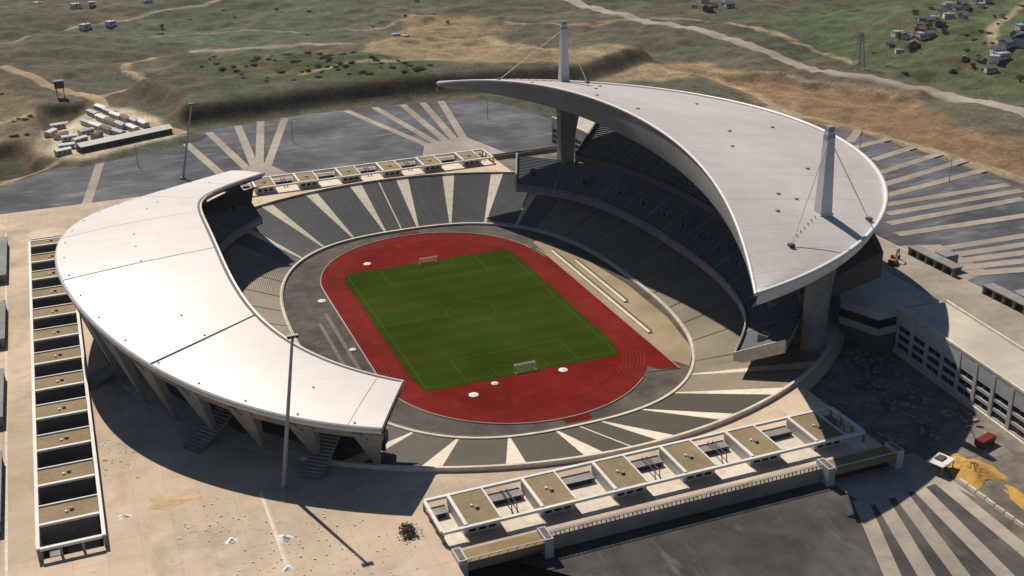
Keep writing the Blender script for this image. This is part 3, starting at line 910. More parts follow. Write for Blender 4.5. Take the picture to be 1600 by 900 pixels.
# under-lay seen through the seams
MB().grid([[e_in(y).lerp(e_out(y), j / 8) + Vector((0, 0, .5 * math.sin(math.pi * j / 8) - .22)) for y in ysamp] for j in range(9)]).build('roof_deck', 'seam', er)
# white edge tube and the fascia band under it
MB().tube([e_out(y) + Vector((0, 0, .1)) for y in ysamp], .75, 8).build('edge_tube', 'rim', er, smooth=True)
MB().tube([e_in(y) + Vector((0, 0, .0)) for y in ysamp], .5, 6).build('edge_tube', 'rim', er, smooth=True)
MB().grid([[e_out(y) - Vector((.1, 0, .3)) for y in ysamp], [e_out(y) - Vector((.5, 0, 2.0)) for y in ysamp], [e_out(y) - Vector((1.7, 0, 3.5)) for y in ysamp]]).build('fascia', 'rim', er, smooth=True)
def on_e(x, y):
    a, b = e_in(y), e_out(y); t = (x - a.x) / (b.x - a.x)
    return Vector((x, y, a.z + (b.z - a.z) * t + .5 * math.sin(math.pi * t)))
for x, y in ((70, 40), (80, 62), (74, 12), (95, -20), (88, 75), (110, 30), (60, 84), (100, -62), (120, -10), (84, -40), (66, -96), (74, -84), (78, -88)):
    p = on_e(x, y); MB().box(p.x - .6, p.x + .6, p.y - .45, p.y + .45, p.z - .2, p.z + .35).build('roof_vent', 'girder', er)

for sg in (1, -1):
    mx_, my_ = 81.0, 98.0 * sg
    base = on_e(mx_, my_)
    # pylon with a flaring rear fin
    mb = MB().hexa([(78.6, my_ - 2.4, 7.5), (83.6, my_ - 2.4, 7.5), (83.6, my_ + 2.4, 7.5), (78.6, my_ + 2.4, 7.5), (78.3, my_ - 2.4, 53.5), (83.6, my_ - 2.4, 53.0), (83.6, my_ + 2.4, 53.0), (78.3, my_ + 2.4, 53.5)])
    py = mb.build('pylon', 'concrete', stadium)
    prof = [(83.0, 8), (85.6, 8), (85.9, 24), (86.4, 33), (88.0, 41), (91.5, 49), (94, 52), (83.0, 52.2)]
    m2 = MB()
    for w_ in (-.7, .7): m2.v += [(x, my_ + w_, z) for x, z in prof]
    N = len(prof)
    for k in range(N): m2.f.append((k, (k + 1) % N, N + (k + 1) % N, N + k))
    for q in tessellate_polygon([[Vector((x, z, 0)) for x, z in prof]]): m2.f.append(tuple(q)); m2.f.append(tuple(N + a for a in q[::-1]))
    m2.build('fin', 'concrete', py)
    # mast above the roof
    b = base.z - .3
    ms = MB().hexa([(78.9, my_ - 1.8, b), (83.1, my_ - 1.8, b), (83.1, my_ + 1.8, b), (78.9, my_ + 1.8, b), (79.75, my_ - 1.0, 83.5), (82.25, my_ - 1.0, 83.5), (82.25, my_ + 1.0, 83.5), (79.75, my_ + 1.0, 83.5)]).build('mast', 'mast', stadium)
    MB().hexa([(79.6, my_ - 1.15, 81.5), (82.4, my_ - 1.15, 81.5), (82.4, my_ + 1.15, 81.5), (79.6, my_ + 1.15, 81.5), (80.0, my_ - .8, 85), (82.0, my_ - .8, 85), (82.0, my_ + .8, 85), (80.0, my_ + .8, 85)]).build('mast_head', 'steel', ms)
    MB().box(78.6, 83.4, my_ - 2.1, my_ + 2.1, b - .1, b + .5).build('base_plate', 'mast', ms)
    for ax, ay in ((57, 117), (94.8, 102.5)):
        q = on_e(ax, ay * sg)
        MB().tube([(81, my_, 81.5), tuple(q)], .16, 5).build('cable', 'rim', ms)
        MB().box(q.x - .8, q.x + .8, q.y - .8, q.y + .8, q.z - .2, q.z + .8).build('anchor', 'darksteel', ms)
    for k in range(7):   # maintenance posts along the front cable
        t = .15 + .8 * k / 7; q = on_e(81 - 24 * t, (98 + 19 * t) * sg)
        MB().cyl(q.x - 1.2, q.y, q.z - .1, q.z + .7, .16, 6).build('post', 'darksteel', ms)

# ---- low curved roof on concrete V columns
def w_in(y):
    s = (y / 104.0) ** 2
    return Vector((-90.02 + 2.03 * s + 36.55 * s * s - 3.8 * s ** 3, y, 43.87 - 19.65 * s + 7.53 * s * s))
WPH = math.asin(122.0 / 138.8)
def w_out(t):       # t in -1..1
    y = 138.8 * math.sin(t * WPH); s = (y / 122.0) ** 2
    return Vector((-138.8 * math.cos(t * WPH), y, 43.6 - 26.3 * s + 12 * s * s))
def w_pt(t, k):
    a = w_in(104 * t); b = w_out(t)
    return a.lerp(b, k) + Vector((0, 0, .25 * math.sin(math.pi * min(1, k))))
ts = list(np.linspace(-1, 1, 81))
kk = [0, .1, .25, .4, .55, .7, .85, .94, 1.0]
wr = MB().grid([[w_pt(t, k) - Vector((0, 0, 2.2)) for t in ts] for k in (0.02, .3, .6, .98)]).build('curved_roof', 'soffit', stadium, smooth=True)
tag(wr, label='low white curved roof resting on concrete columns')
seams = [(-1, -1, 0), (-.955, -.94, .0006), (-.56, -.52, .0034), (-.105, -.125, .0022), (.33, .15, .0016), (.58, .66, .0012), (.84, .84, .0008), (1, 1, 0)]
for (a0, a1, ga), (b0, b1, gb) in zip(seams[:-1], seams[1:]):
    n_ = max(4, int((b0 - a0) * 40)); rows = []
    for k in kk:
        A_ = a0 + (a1 - a0) * k + ga; B_ = b0 + (b1 - b0) * k - gb
        rows.append([w_pt(t, k) for t in np.linspace(A_, B_, n_)])
    lo_ = [[p - Vector((0, 0, .5)) for p in r] for r in rows]
    mb = MB().grid(rows).grid([[r[0] for r in rows], [r[0] for r in lo_]]).grid([[r[-1] for r in lo_], [r[-1] for r in rows]])
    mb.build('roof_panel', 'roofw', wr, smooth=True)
MB().grid([[w_pt(t, k) - Vector((0, 0, .3)) for t in ts] for k in kk]).build('roof_deck', 'seam', wr)
# rounded outer eave
ev = []
for dx, dz in ((0, -.02), (.55, -.35), (.75, -.9), (.5, -1.6), (-.2, -2.1), (-1.5, -2.3)):
    ev.append([w_out(t) + Vector((w_out(t).x, w_out(t).y, 0)).normalized() * dx + Vector((0, 0, dz)) for t in ts])
MB().grid(ev).build('eave', 'roofw', wr, smooth=True)
# ring beam under the eave
rb = []
for rr_, dz in ((-.9, -2.3), (-.7, -3.9), (-2.2, -3.9), (-2.2, -2.3)):
    rb.append([w_out(t) + Vector((w_out(t).x, w_out(t).y, 0)).normalized() * rr_ + Vector((0, 0, dz)) for t in ts])
MB().grid(rb).build('ring_beam', 'concrete', wr)
# inner gutter and edge
MB().grid([[w_in(104 * t) + Vector((o, 0, z)) for t in ts] for o, z in ((0, .0), (.3, .1), (.6, .1), (.6, -.8), (-.6, -1.6))]).build('inner_edge', 'rim', wr)
MB().grid([[w_in(104 * t) + Vector((o, 0, z)) for t in ts] for o, z in ((-.9, .14), (-.05, .1))]).build('gutter', 'seam', wr)
for e in (-1, 1):
    MB().grid([[w_pt(e, k) for k in kk], [w_pt(e, k) - Vector((0, 0, 1.2)) for k in kk], [w_pt(e * .985, k) - Vector((0, 0, 2.2)) for k in kk]]).build('end_fascia', 'roofw', wr)
for t in np.linspace(-.95, .95, 19):
    for k in ((.955,) if int(t * 100) % 2 else (.955, .5)):
        p = w_pt(t, k); MB().box(p.x - .28, p.x + .28, p.y - .28, p.y + .28, p.z - .2, p.z + .2).build('roof_vent', 'steel', wr)
NCOL = 17
for i in range(NCOL):
    t = -1 + .03 + (2 - .06) * i / (NCOL - 1)
    o = w_out(t); rad = Vector((o.x, o.y, 0)).normalized(); tan = Vector((-rad.y, rad.x, 0))
    zt = o.z - 2.3
    prof = [(-.35, PZ - .1), (.35, PZ - .1), (3.5, zt - 1), (3.5, zt), (1.9, zt), (0, zt - 2.6), (-1.9, zt), (-3.5, zt), (-3.5, zt - 1)]
    m2 = MB(); N = len(prof)
    for w_ in (-1.2, 1.2):
        for s, z in prof:
            k = (z - PZ) / (zt - PZ)
            r = 129.6 + (137.2 - 129.6) * k + w_ * (0.4 + 1.0 * k)
            c = rad * r + tan * s
            m2.v.append((c.x, c.y, z))
    for k in range(N): m2.f.append((k, (k + 1) % N, N + (k + 1) % N, N + k))
    for q in tessellate_polygon([[Vector((s, z, 0)) for s, z in prof]]): m2.f.append(tuple(q)); m2.f.append(tuple(N + a for a in q[::-1]))
    m2.build('roof_column', 'concrete', stadium)
# open stairs to the raised concourse behind the low stand
for i in range(5):
    t = (-.86, -.60, -.2, .3, .75)[i]
    a = math.pi - t * WPH; rad = Vector((math.cos(a), math.sin(a), 0)); tan = Vector((-rad.y, rad.x, 0)); mb = MB()
    n = 16
    for k in range(n):
        r0 = 139.5 - k * 1.1; z = PZ + .45 * (k + 1)
        p = [rad * r0 - tan * 3, rad * r0 + tan * 3, rad * (r0 - 1.1) + tan * 3, rad * (r0 - 1.1) - tan * 3]
        mb.hexa([(q.x, q.y, z - 1.0 if k > 1 else PZ - .05) for q in p] + [(q.x, q.y, z) for q in p])
    mb.build('staircase', 'concrete', stadium)
rows = [[], [], [], []]
for i in range(81):
    a = math.pi - (-1 + 2 * i / 80) * WPH * .97
    for lst, r, z in zip(rows, (121.5, 121.5, 119, 112), (11.8, 19.2, 26.5, 28.5)): lst.append((r * math.cos(a), r * math.sin(a), z))
MB().grid(rows).build('rear_wall', 'dark', stadium)  # shade behind the low stand is put into the wall colour

# ------------------------------------------------------------------ pavilions
def pavilion(label, loc, rz, L, boxes, sunk=None):
    """long frame of two beams carrying flat-roofed boxes with open courts between; local x along, local -y outward"""
    g = thing('gate_pavilion', label, 'pavilion', loc, rz)
    h = L / 2; D0, D1 = -7.5, 7.5
    for y in (D0, D1):
        MB().box(-h, h, y - .45, y + .45, 2.55, 3.25).build('beam', 'white', g)
    for x in (-h, h):
        MB().box(x - .45, x + .45, D0 + .46, D1 - .46, 2.56, 3.26).build('beam', 'white', g)
    for x in (-h, h):
        for y in (D0, -2.5, 2.5, D1): MB().box(x - .3, x + .3, y - .3, y + .3, -.1 if not sunk else -sunk, 2.54).build('post', 'concrete', g)
    bw = 4.7
    for i, bx in enumerate(boxes):
        k = MB().box(bx - bw, bx + bw, D0 + 1.2, D1 - .5, -.05 if not sunk else -sunk, 2.9).build('kiosk', 'soffit' if sunk else 'facade', g)  # sunken boxes get dark walls that paint the shade of the courts
        MB().box(bx - bw - .1, bx - bw + .75, D0 + .5, D1 - .46, 2.9, 3.5).build('parapet', 'white', k)
        MB().box(bx + bw - .35, bx + bw + .1, D0 + .5, D1 - .46, 2.9, 3.42).build('parapet', 'white', k)
        MB().box(bx - bw + .76, bx + bw - .36, D0 + .6, D1 - .5, 2.85, 3.05).build('roof_felt', 'tan', k)
        MB().box(bx - .5 + .6, bx + .5 + .6, -1.2, -.2, 3.0, 3.65).build('vent', 'concrete', k)
        MB().cyl(bx - .3, .6, 3.0, 3.5, .35, 8).build('vent', 'white', k)
        for dx in (-2.6, 0, 2.6):
            MB().box(bx + dx - .9, bx + dx + .9, D0 + 1.13, D0 + 1.19, .6, 2.1).build('window', 'glass', k)
    xs = [-h] + list(boxes) + [h]
    for a, b in zip(xs[:-1], xs[1:]):
        x0 = a + (bw + .3 if a != -h else .8); x1 = b - (bw + .3 if b != h else .8)
        if x1 - x0 < 3: continue
        if sunk:
            MB().box(x0, x1, D0 + .6, D1 - .6, -sunk - .2, -sunk).build('court_floor', 'dark', g)  # near-black floor, the shade of the sunken court is in its colour
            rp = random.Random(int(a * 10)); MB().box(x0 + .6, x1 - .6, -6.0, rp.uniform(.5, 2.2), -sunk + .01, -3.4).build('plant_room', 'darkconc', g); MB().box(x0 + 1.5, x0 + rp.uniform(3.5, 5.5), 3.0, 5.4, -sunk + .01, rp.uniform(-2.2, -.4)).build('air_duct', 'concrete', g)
            continue
        MB().box(x0, x1, D0 - 3.0, D1 - .6, .0, .14).build('court_floor', 'cream', g)
        MB().box(x0 + .4, x1 - .6, 2.6, 6.2, .14, 1.5).build('stair_house', 'concrete', g)
        MB().box(x0 + 1.2, x1 - 1.4, 2.45, 2.58, .3, 1.35).build('doorway', 'dark', g)
        if int(a) % 3 != 0:
            xm = (x0 + x1) / 2
            for q in (-.7, .7): MB().tube([(xm + q, 5.5, 1.6), (xm + q, 5.2, 2.4), (xm + q, -2, 2.4), (xm + q, -2.3, .1)], .16, 5).build('handrail', 'darksteel', g)
    return g
bx6 = [-50, -30, -10, 10, 30, 50]
pavilion('near long pavilion with six tan-roofed boxes in a white frame beside the nearest seats', (0, -144.7, PZ), 0, 121, bx6)
pavilion('distant pavilion with tan-roofed boxes in a row beyond the far curve of seats', (0, 144.7, PZ), 0, 121, bx6)
wb = [-99.0 + 19.05 * k for k in range(12)]
wb = [v for v in wb if abs(v) < 112]
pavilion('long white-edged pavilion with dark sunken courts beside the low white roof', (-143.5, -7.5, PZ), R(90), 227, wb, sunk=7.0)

def portal(label, x0, x1):
    g = thing('stair_portal', label, 'portal', ((x0 + x1) / 2, -159.5, 8))
    h = (x1 - x0) / 2
    MB().box(-h + 2.2, h - 2.2, -2.6, 2.4, 2.9, 4.4).build('roof', 'tan', g)
    for s in (-1, 1):
        MB().box(s * (h - 1.1) - 1.1, s * (h - 1.1) + 1.1, -2.9, 2.6, 0, 5.4).build('pier', 'facade', g)
        MB().box(s * (h - 1.1) - .7, s * (h - 1.1) + .7, -2.4, 2.1, 5.4, 5.5).build('pier_cap', 'darkconc', g)
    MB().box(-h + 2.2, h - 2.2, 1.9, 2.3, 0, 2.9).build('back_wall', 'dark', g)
    for k in range(9):
        x = -h + 2.6 + (2 * h - 5.2) * k / 8
        MB().tube([(x, -2.55, 4.4), (x + .9, -2.55, 5.3)], .09, 4).build('baluster', 'concrete', g)
    MB().box(-h + 2.2, h - 2.2, -2.65, -2.45, 5.2, 5.4).build('rail', 'cream', g)
portal('stair portal with grey piers at the left end of the near pavilion', -60, -36)
portal('stair portal in shadow at the right end of the near pavilion', 42, 66)
# retaining wall with balustrade between the portals
g = thing('retaining_wall', 'tan retaining wall with a low balustrade along the near car park', 'wall', (0, -158.2, 8))
MB().box(-36, 42, -1.4, 1.15, 0, 4.06).build('wall', 'path', g)
for k in range(64):
    x = -35.5 + 77 * k / 63
    MB().box(x - .09, x + .09, -1.3, -1.12, 4.06, 5.0).build('baluster', 'darksteel', g)
    if k % 6 < 3: MB().tube([(x, -1.2, 4.1), (x + 1.1, -1.2, 5.0)], .08, 4).build('brace', 'darksteel', g)
MB().box(-36, 42, -1.32, -1.1, 5.0, 5.14).build('handrail', 'concrete', g)
g = thing('guard_railing', 'thin railing along the plaza edge at the bottom of the picture', 'railing', (0, -174.6, PZ))
for k in range(40): MB().box(-100 + k, -99.9 + k, -.05, .05, 0, 1.1).build('baluster', 'darksteel', g)
MB().box(-100, -60.9, -.06, .06, 1.1, 1.2).build('handrail', 'darksteel', g)
stripe((-97.1, -112), (-97.1, -147), .8, PZ + .02, 'cream', 'drain_strip')
stripe((-158, -175), (-160.6, 130), .7, PZ + .02, 'cream', 'drain_strip')

# ------------------------------------------------------------------ kiosks on the plaza edge
def ticket_kiosk(label, x, y, L, face, grp):
    g = thing('ticket_kiosk', label, 'kiosk', (x, y, PZ), 0 if face < 0 else math.pi, grp)
    h = L / 2
    MB().box(.4, 3.2, -h, h, 0, 3.0).build('wall', 'darkconc', g)
    MB().box(-1.2, 3.5, -h - .4, h + .4, 3.0, 3.4).build('roof', 'concrete', g)
    MB().box(3.6, 9.5, -3 , 3, 0, 3.8).build('rear_block', 'concrete', g)
    n = max(4, int(L / 4.5))
    for k in range(n + 1):
        yy = -h + L * k / n
        MB().box(-1.0, .39, yy - .35, yy + .35, 0, 2.99).build('pillar', 'concrete', g)
    for k in range(n):
        yy = -h + L * (k + .5) / n
        MB().box(.3, .38, yy - L / n / 2 + .5, yy + L / n / 2 - .5, .3, 2.7).build('dark_opening', 'dark', g)  # near-black sheet painting the shaded opening between pillars
ticket_kiosk('open-fronted kiosk by the orange digger on the right terrace', 163, -56, 24, -1, None)
ticket_kiosk('open-fronted kiosk at the right edge of the picture', 162, -97, 24, -1, None)
for i, (yy, L) in enumerate(((93, 44), (27, 34), (-31, 33), (-87, 36))):
    ticket_kiosk(['farthest', 'second farthest', 'second nearest', 'nearest'][i] + ' dark kiosk at the left edge of the picture', -160.6, yy, L, 1, 'kiosks along the left plaza edge')

# ------------------------------------------------------------------ office blocks beside the high stand
def office(sg, label):
    g = thing('office_block', label, 'building', (0, 0, 0))
    a = Vector((109.5, -103.5 * sg)); b = Vector((98.3, -215)) if sg > 0 else Vector((103.4, 165)); d = (b - a).normalized(); L = (b - a).length
    n = Vector((d.y, -d.x)) * (-1 if sg > 0 else 1)
    if n.x > 0: n = -n               # outward, facing the stadium
    zt = 23.0
    def P(s, o, z): q = a + d * s + n * o; return (q.x, q.y, z)
    def slab(name, s0, s1, o0, o1, z0, z1, m, par):
        return MB().hexa([P(s0, o0, z0), P(s1, o0, z0), P(s1, o1, z0), P(s0, o1, z0), P(s0, o0, z1), P(s1, o0, z1), P(s1, o1, z1), P(s0, o1, z1)]).build(name, m, par)
    slab('core', .2, L - .2, -17, -1.2, 7.9, zt - .4, 'darkconc', g)
    slab('roof_slab', -.2, L, -17.5, -.01, zt - .39, zt, 'roofgrey', g)
    slab('parapet', -.2, L, -.55, .1, zt, zt + .8, 'cream', g)
    slab('parapet', -.2, L, -17.6, -16.9, zt, zt + .8, 'cream', g)
    lv = [10.2, 13.1, 16.0, 18.9]
    slab('spandrel', 0, L, -1.2, 0, 7.9, lv[0], 'facade', g)
    slab('spandrel', 0, L, -1.2, 0, lv[3], zt - .4, 'facade', g)
    slab('spandrel', 0, L, -1.2, -.02, lv[0] + 1.9, lv[1], 'facade', g)
    slab('spandrel', 0, L, -1.2, -.02, lv[1] + 1.9, lv[2], 'facade', g)
    slab('spandrel', 0, L, -1.2, -.02, lv[2] + 1.9, lv[3], 'facade', g)
    nb = int(L / 7.7)
    for k in range(nb + 1):
        s = k * L / nb
        slab('pier', max(0, s - .7), min(L, s + .7), -1.2, .12, 7.9, zt - .5, 'facade', g)
    for k in range(nb):
        for z in lv[:3]:
            s0 = k * L / nb + .72; s1 = (k + 1) * L / nb - .72
            wdw = slab('window', s0, s1, -.5, -.4, z, z + 1.88, 'glass', g)
            slab('mullion', (s0 + s1) / 2 - .08, (s0 + s1) / 2 + .08, -.39, -.3, z, z + 1.88, 'steel', wdw)
    slab('spandrel', -.2, L, -1.0, .6, 7.9, 9.6, 'cream', g)
    # link to the stand with a canted front
    q = [(108.6, -103.2 * sg), (101.8, -103.6 * sg), (97.0, -90 * sg), (112, -62 * sg), (126, -66 * sg), (125.6, -103 * sg)]
    if sg < 0: q = q[::-1]
    lk = MB().prism(q, 14.9, zt - .3).build('link_wing', 'facade', g)
    q2 = [(107.4, -101.5 * sg), (102.6, -101.6 * sg), (99, -90 * sg), (112, -64 * sg), (124, -66 * sg), (124, -101.5 * sg)]
    if sg < 0: q2 = q2[::-1]
    MB().prism(q2, 8, 14.9).build('undercroft', 'darkconc', g)
    wq = [(108.9, -103.45 * sg), (101.6, -103.85 * sg), (96.7, -90 * sg), (98.0, -89.9 * sg), (102.4, -102.9 * sg), (108.6, -102.6 * sg)]
    if sg < 0: wq = wq[::-1]
    MB().prism(wq, 17.6, 20.4).build('ribbon_window', 'glass', g)
    MB().prism([(x * 1.0, y) for x, y in q], zt - .28, zt + .03).build('roof_slab', 'roofgrey', g)
    return g
office(1, 'long grey office block with rows of dark windows at the right')
office(-1, 'far office block seen under the tip of the high roof')
sheet('terrace', [(127, -157), (164, -157), (164, 157), (127, 157)], 12.02, 'path')

# ------------------------------------------------------------------ leaning floodlight masts
def light_mast(label, base, top):
    g = thing('floodlight_mast', label, 'mast', base)
    v = Vector(top) - Vector(base)
    MB().tube([(0, 0, -.2), tuple(v * .5), tuple(v)], [.6, .48, .34], 10).build('pole', 'steel', g)
    MB().cyl(0, 0, 0, .8, 1.3, 10).build('footing', 'concrete', g)
    e = v
    MB().box(e.x - 1.4, e.x + 1.4, e.y - .5, e.y + .5, e.z - .3, e.z + .3).build('lamp_bar', 'steel', g)
    for k in (-1, 0, 1):
        MB().box(e.x + k - .35, e.x + k + .35, e.y - .75, e.y - .5, e.z - .4, e.z + .2).build('lamp', 'glass', g)
light_mast('tall grey leaning mast standing in front of the low white roof', (-91.4, -113.2, PZ), (-85, -113.5, 55))
light_mast('thin leaning mast behind the far end of the low roof', (-81.9, 183.5, 10), (-73, 187, 45))

def lamp_post(label, x, y, z):
    g = thing('lamp_post', label, 'lamp post', (x, y, z), 0, 'lamp posts in the car parks')
    MB().tube([(0, 0, 0), (0, 0, 11)], [.2, .12], 6).build('pole', 'steel', g)
    MB().tube([(0, 0, 11), (1.6, 0, 11.4)], .08, 5).build('arm', 'steel', g)
    MB().box(1.4, 2.4, -.2, .2, 11.3, 11.5).build('lamp', 'facade', g)
for x, y, lb in ((236, 85, 'lamp post among the pale bands right of the high roof'), (241, 26, 'lamp post farther down the right car park'), (-20, 225, 'lamp post in the far car park between the two fans'), (90, 225, 'lamp post in the far car park near the high roof tip'), (-100, 215, 'lamp post in the far car park below the long shed')):
    lamp_post(lb, x, y, 10)
yr = random.Random(4); deb = MB()
for k in range(260):
    x, y = yr.uniform(66, 103), yr.uniform(-154, -98)
    if x * x + y * y < 136 ** 2: continue
    a, b, h = yr.uniform(.15, 1.1), yr.uniform(.15, .6), yr.uniform(.1, .7)
    t = yr.uniform(0, 3.1); c_, s_ = math.cos(t), math.sin(t)
    deb.hexa([(x + c_ * p - s_ * q, y + s_ * p + c_ * q, 8.0 + z) for z in (-.05, h) for p, q in ((-a, -b), (a, -b), (a, b), (-a, b))])
tag(deb.build('building_debris', 'concrete'), 'heaps of building debris in the shaded yard by the office block', 'debris', kind='stuff')

# ------------------------------------------------------------------ field equipment
def goal(label, y, s):
    g = thing('football_goal', label, 'goal', (0.3, y, 0.06))
    w_, hh, dp = 3.66, 2.44, 2.2 * s
    mb = MB()
    for x in (-w_, w_): MB().tube([(x, 0, 0), (x, 0, hh)], .13, 6).build('goal_post', 'white', g)
    MB().tube([(-w_, 0, hh), (w_, 0, hh)], .13, 6).build('crossbar', 'white', g)
    for x in (-w_, w_): MB().tube([(x, 0, hh), (x, dp * .5, hh), (x, dp, 0), (x, 0, .02)], .07, 5).build('stanchion', 'white', g)
    nt_ = MB()
    for k in range(16):
        x = -w_ + 2 * w_ * k / 15; nt_.tube([(x, 0, hh), (x, dp * .5, hh), (x, dp, .05)], .03, 3)
    for k in range(6):
        t = k / 5
        nt_.tube([(-w_, dp * .5 + dp * .5 * t, hh * (1 - t)), (w_, dp * .5 + dp * .5 * t, hh * (1 - t))], .03, 3)
    nt_.build('net', 'white', g)
goal('far white football goal', 52.6, 1)
goal('near white football goal', -52.6, -1)
for x, y, lb in ((-23.3, 62.3, 'white round cover on the red track at the far left of the pitch'), (11.9, -58.4, 'white round cover on the red track right of the near goal'),
                 (-21.4, -63, 'white round cover on the red near curve, farthest left'), (-12.4, -58.3, 'small white round cover between the near goal and pitch corner'),
                 (-49.2, 32, 'white round cover on the dark apron by the far left kerb'), (-48.9, -14.6, 'small white round cover on the apron near the low roof edge')):
    g = thing('round_cover', lb, 'cover', (x, y, .03), 0, 'white round covers')
    r = 1.6 if 'small' not in lb else 1.2
    MB().cyl(0, 0, 0, .28, r, 20).build('rim', 'white', g)
    MB().cyl(0, 0, .28, .6, r * .97, 20, r * .25).build('top', 'white', g, smooth=False)
for i, (x0, y0, x1, y1) in enumerate(((51.0, 44, 52.5, -44), (55.5, 30, 57.5, -16))):
    g = thing('team_shelter', ['long low bench along the straight of the track', 'shorter low bench nearer the high stand'][i], 'bench', (0, 0, 0))
    MB().hexa([(x0, y1, 0), (x0 + 1.2, y1, 0), (x0 + 1.2, y0, 0), (x0, y0, 0), (x0, y1, .55), (x0 + 1.2, y1, .55), (x0 + 1.2, y0, .55), (x0, y0, .55)]).build('seat', 'cream', g)
    MB().hexa([(x0 + 1.25, y1, 0), (x0 + 1.6, y1, 0), (x0 + 1.6, y0, 0), (x0 + 1.25, y0, 0), (x0 + 1.25, y1, 1.3), (x0 + 1.6, y1, 1.3), (x0 + 1.6, y0, 1.3), (x0 + 1.25, y0, 1.3)]).build('backrest', 'seatb', g)
sheet('jump_runway', [(-51.2, 20), (-49.9, 20), (-49.9, -40), (-51.2, -40)], .02, 'darkconc')
sheet('jump_runway', [(-55.2, 12), (-53.9, 12), (-53.9, -36), (-55.2, -36)], .02, 'darkconc')

# ------------------------------------------------------------------ site machinery and rubble
def digger(label, loc, rz):
    g = thing('excavator', label, 'excavator', loc, rz)
    for s in (-1, 1):
        MB().prism([(-2.2, s * 1.1 - .35), (2.2, s * 1.1 - .35), (2.2, s * 1.1 + .35), (-2.2, s * 1.1 + .35)], .0, .95).build('crawler', 'darksteel', g)
    MB().hexa([(-2.3, -1.3, 1), (1.4, -1.3, 1), (1.4, 1.3, 1), (-2.3, 1.3, 1), (-2.2, -1.2, 2.1), (1.3, -1.2, 2.0), (1.3, 1.2, 2.0), (-2.2, 1.2, 2.1)]).build('body', 'orange', g)
    cb = MB().hexa([(.1, .1, 2), (1.5, .1, 2), (1.5, 1.2, 2), (.1, 1.2, 2), (.2, .15, 3.2), (1.2, .15, 3.2), (1.2, 1.15, 3.2), (.2, 1.15, 3.2)]).build('cab', 'orange', g)
    MB().box(1.28, 1.5, .25, 1.05, 2.2, 2.9).build('windscreen', 'glass', cb)
    MB().tube([(1.2, -.4, 1.9), (3.2, -.4, 4.6), (5.2, -.4, 4.2)], [.35, .32, .25], 5).build('boom', 'orange', g)
    MB().tube([(5.2, -.4, 4.2), (6.0, -.4, 1.6)], [.24, .2], 5).build('arm', 'orange', g)
    MB().hexa([(5.3, -.9, .1), (6.2, -.9, .3), (6.2, .1, .3), (5.3, .1, .1), (5.5, -.9, 1.3), (6.4, -.9, 1.4), (6.4, .1, 1.4), (5.5, .1, 1.3)]).build('bucket', 'darksteel', g)
digger('orange digger working on the right terrace behind the office block', (151, -49, 12.02), R(35))
g = thing('site_canopy', 'white flat canopy on posts beside the yellow sand heap', 'canopy', (74.5, -167, 8.05), R(20))
MB().box(-3.2, 3.2, -2.4, 2.4, 2.7, 3.0).build('roof', 'white', g)
MB().box(-.8, 2.0, -.6, 1.5, 3.0, 3.35).build('hatch', 'darksteel', g)
for sx in (-1, 1):
    for sy in (-1, 1): MB().box(sx * 2.9 - .12, sx * 2.9 + .12, sy * 2.1 - .12, sy * 2.1 + .12, 0, 2.7).build('leg', 'steel', g)

def heap(name, label, cat, loc, rx, ry, h, m, seed):
    rnd = random.Random(seed); n, k = 56, 18; V = [(0, 0, h)]; F = []
    for j in range(1, k + 1):
        t = j / k
        for i in range(n):
            a = 2 * math.pi * i / n
            r = t * (1 + .22 * math.sin(3 * a + seed) + .12 * math.sin(5 * a + 2 * seed) + .06 * math.sin(9 * a + 3 * seed) + rnd.uniform(-.04, .04))
            V.append((rx * r * math.cos(a), ry * r * math.sin(a), max(-.15, h * (1 - t) ** 1.25 * rnd.uniform(.8, 1.15) - (.15 if j == k else 0))))
    for i in range(n): F.append((0, 1 + i, 1 + (i + 1) % n))
    for j in range(k - 1):
        for i in range(n): a = 1 + j * n; F.append((a + i, a + n + i, a + n + (i + 1) % n, a + (i + 1) % n))
    return tag(obj(name, raw(name, V, F, m, True), None, loc), label, cat)
heap('sand_heap', 'yellow sand heap beside the white canopy at lower right', 'sand heap', (82, -170.5, 8.02), 6.5, 8.5, 2.6, 'sand', 3)
heap('sand_heap', 'long low strip of yellow sand toward the right edge', 'sand heap', (84, -189, 8.02), 2.5, 9, .9, 'sand', 5)
heap('sand_heap', 'flat orange sand spread on the plaza at lower left', 'sand heap', (-119, -107, 12.0), 6.5, 3.6, .3, 'sandflat', 8)
g = thing('truck_trailer', 'red trailer parked by the foot of the office block', 'trailer', (94.5, -161.5, 8.05), R(15))
MB().box(-3.4, 3.4, -1.2, 1.2, .8, 1.1).build('chassis', 'darksteel', g)
MB().hexa([(-3.3, -1.2, 1.1), (3.3, -1.2, 1.1), (3.3, 1.2, 1.1), (-3.3, 1.2, 1.1), (-3.3, -1.3, 2.3), (3.3, -1.3, 2.3), (3.3, 1.3, 2.3), (-3.3, 1.3, 2.3)]).build('tub', 'red', g)
for x in (-2.2, -1.1, 2.2):
    for s in (-1, 1):
        MB().tube([(x, s * 1.0, .5), (x, s * 1.35, .5)], .5, 12).build('wheel', 'darksteel', g)
for k in range(12):
    y = -175 - k * 3.4
    g = thing('barrier_block', 'pale concrete barrier block in the line below the sand heap', 'barrier', (75.4 - .06 * k, y, 8.08), R(2), 'barrier blocks along the lower right kerb')
    MB().hexa([(-.5, -1.5, 0), (.5, -1.5, 0), (.5, 1.5, 0), (-.5, 1.5, 0), (-.25, -1.45, .9), (.25, -1.45, .9), (.25, 1.45, .9), (-.25, 1.45, .9)]).build('block', 'cream', g)
rnd = random.Random(11)
rub = MB()
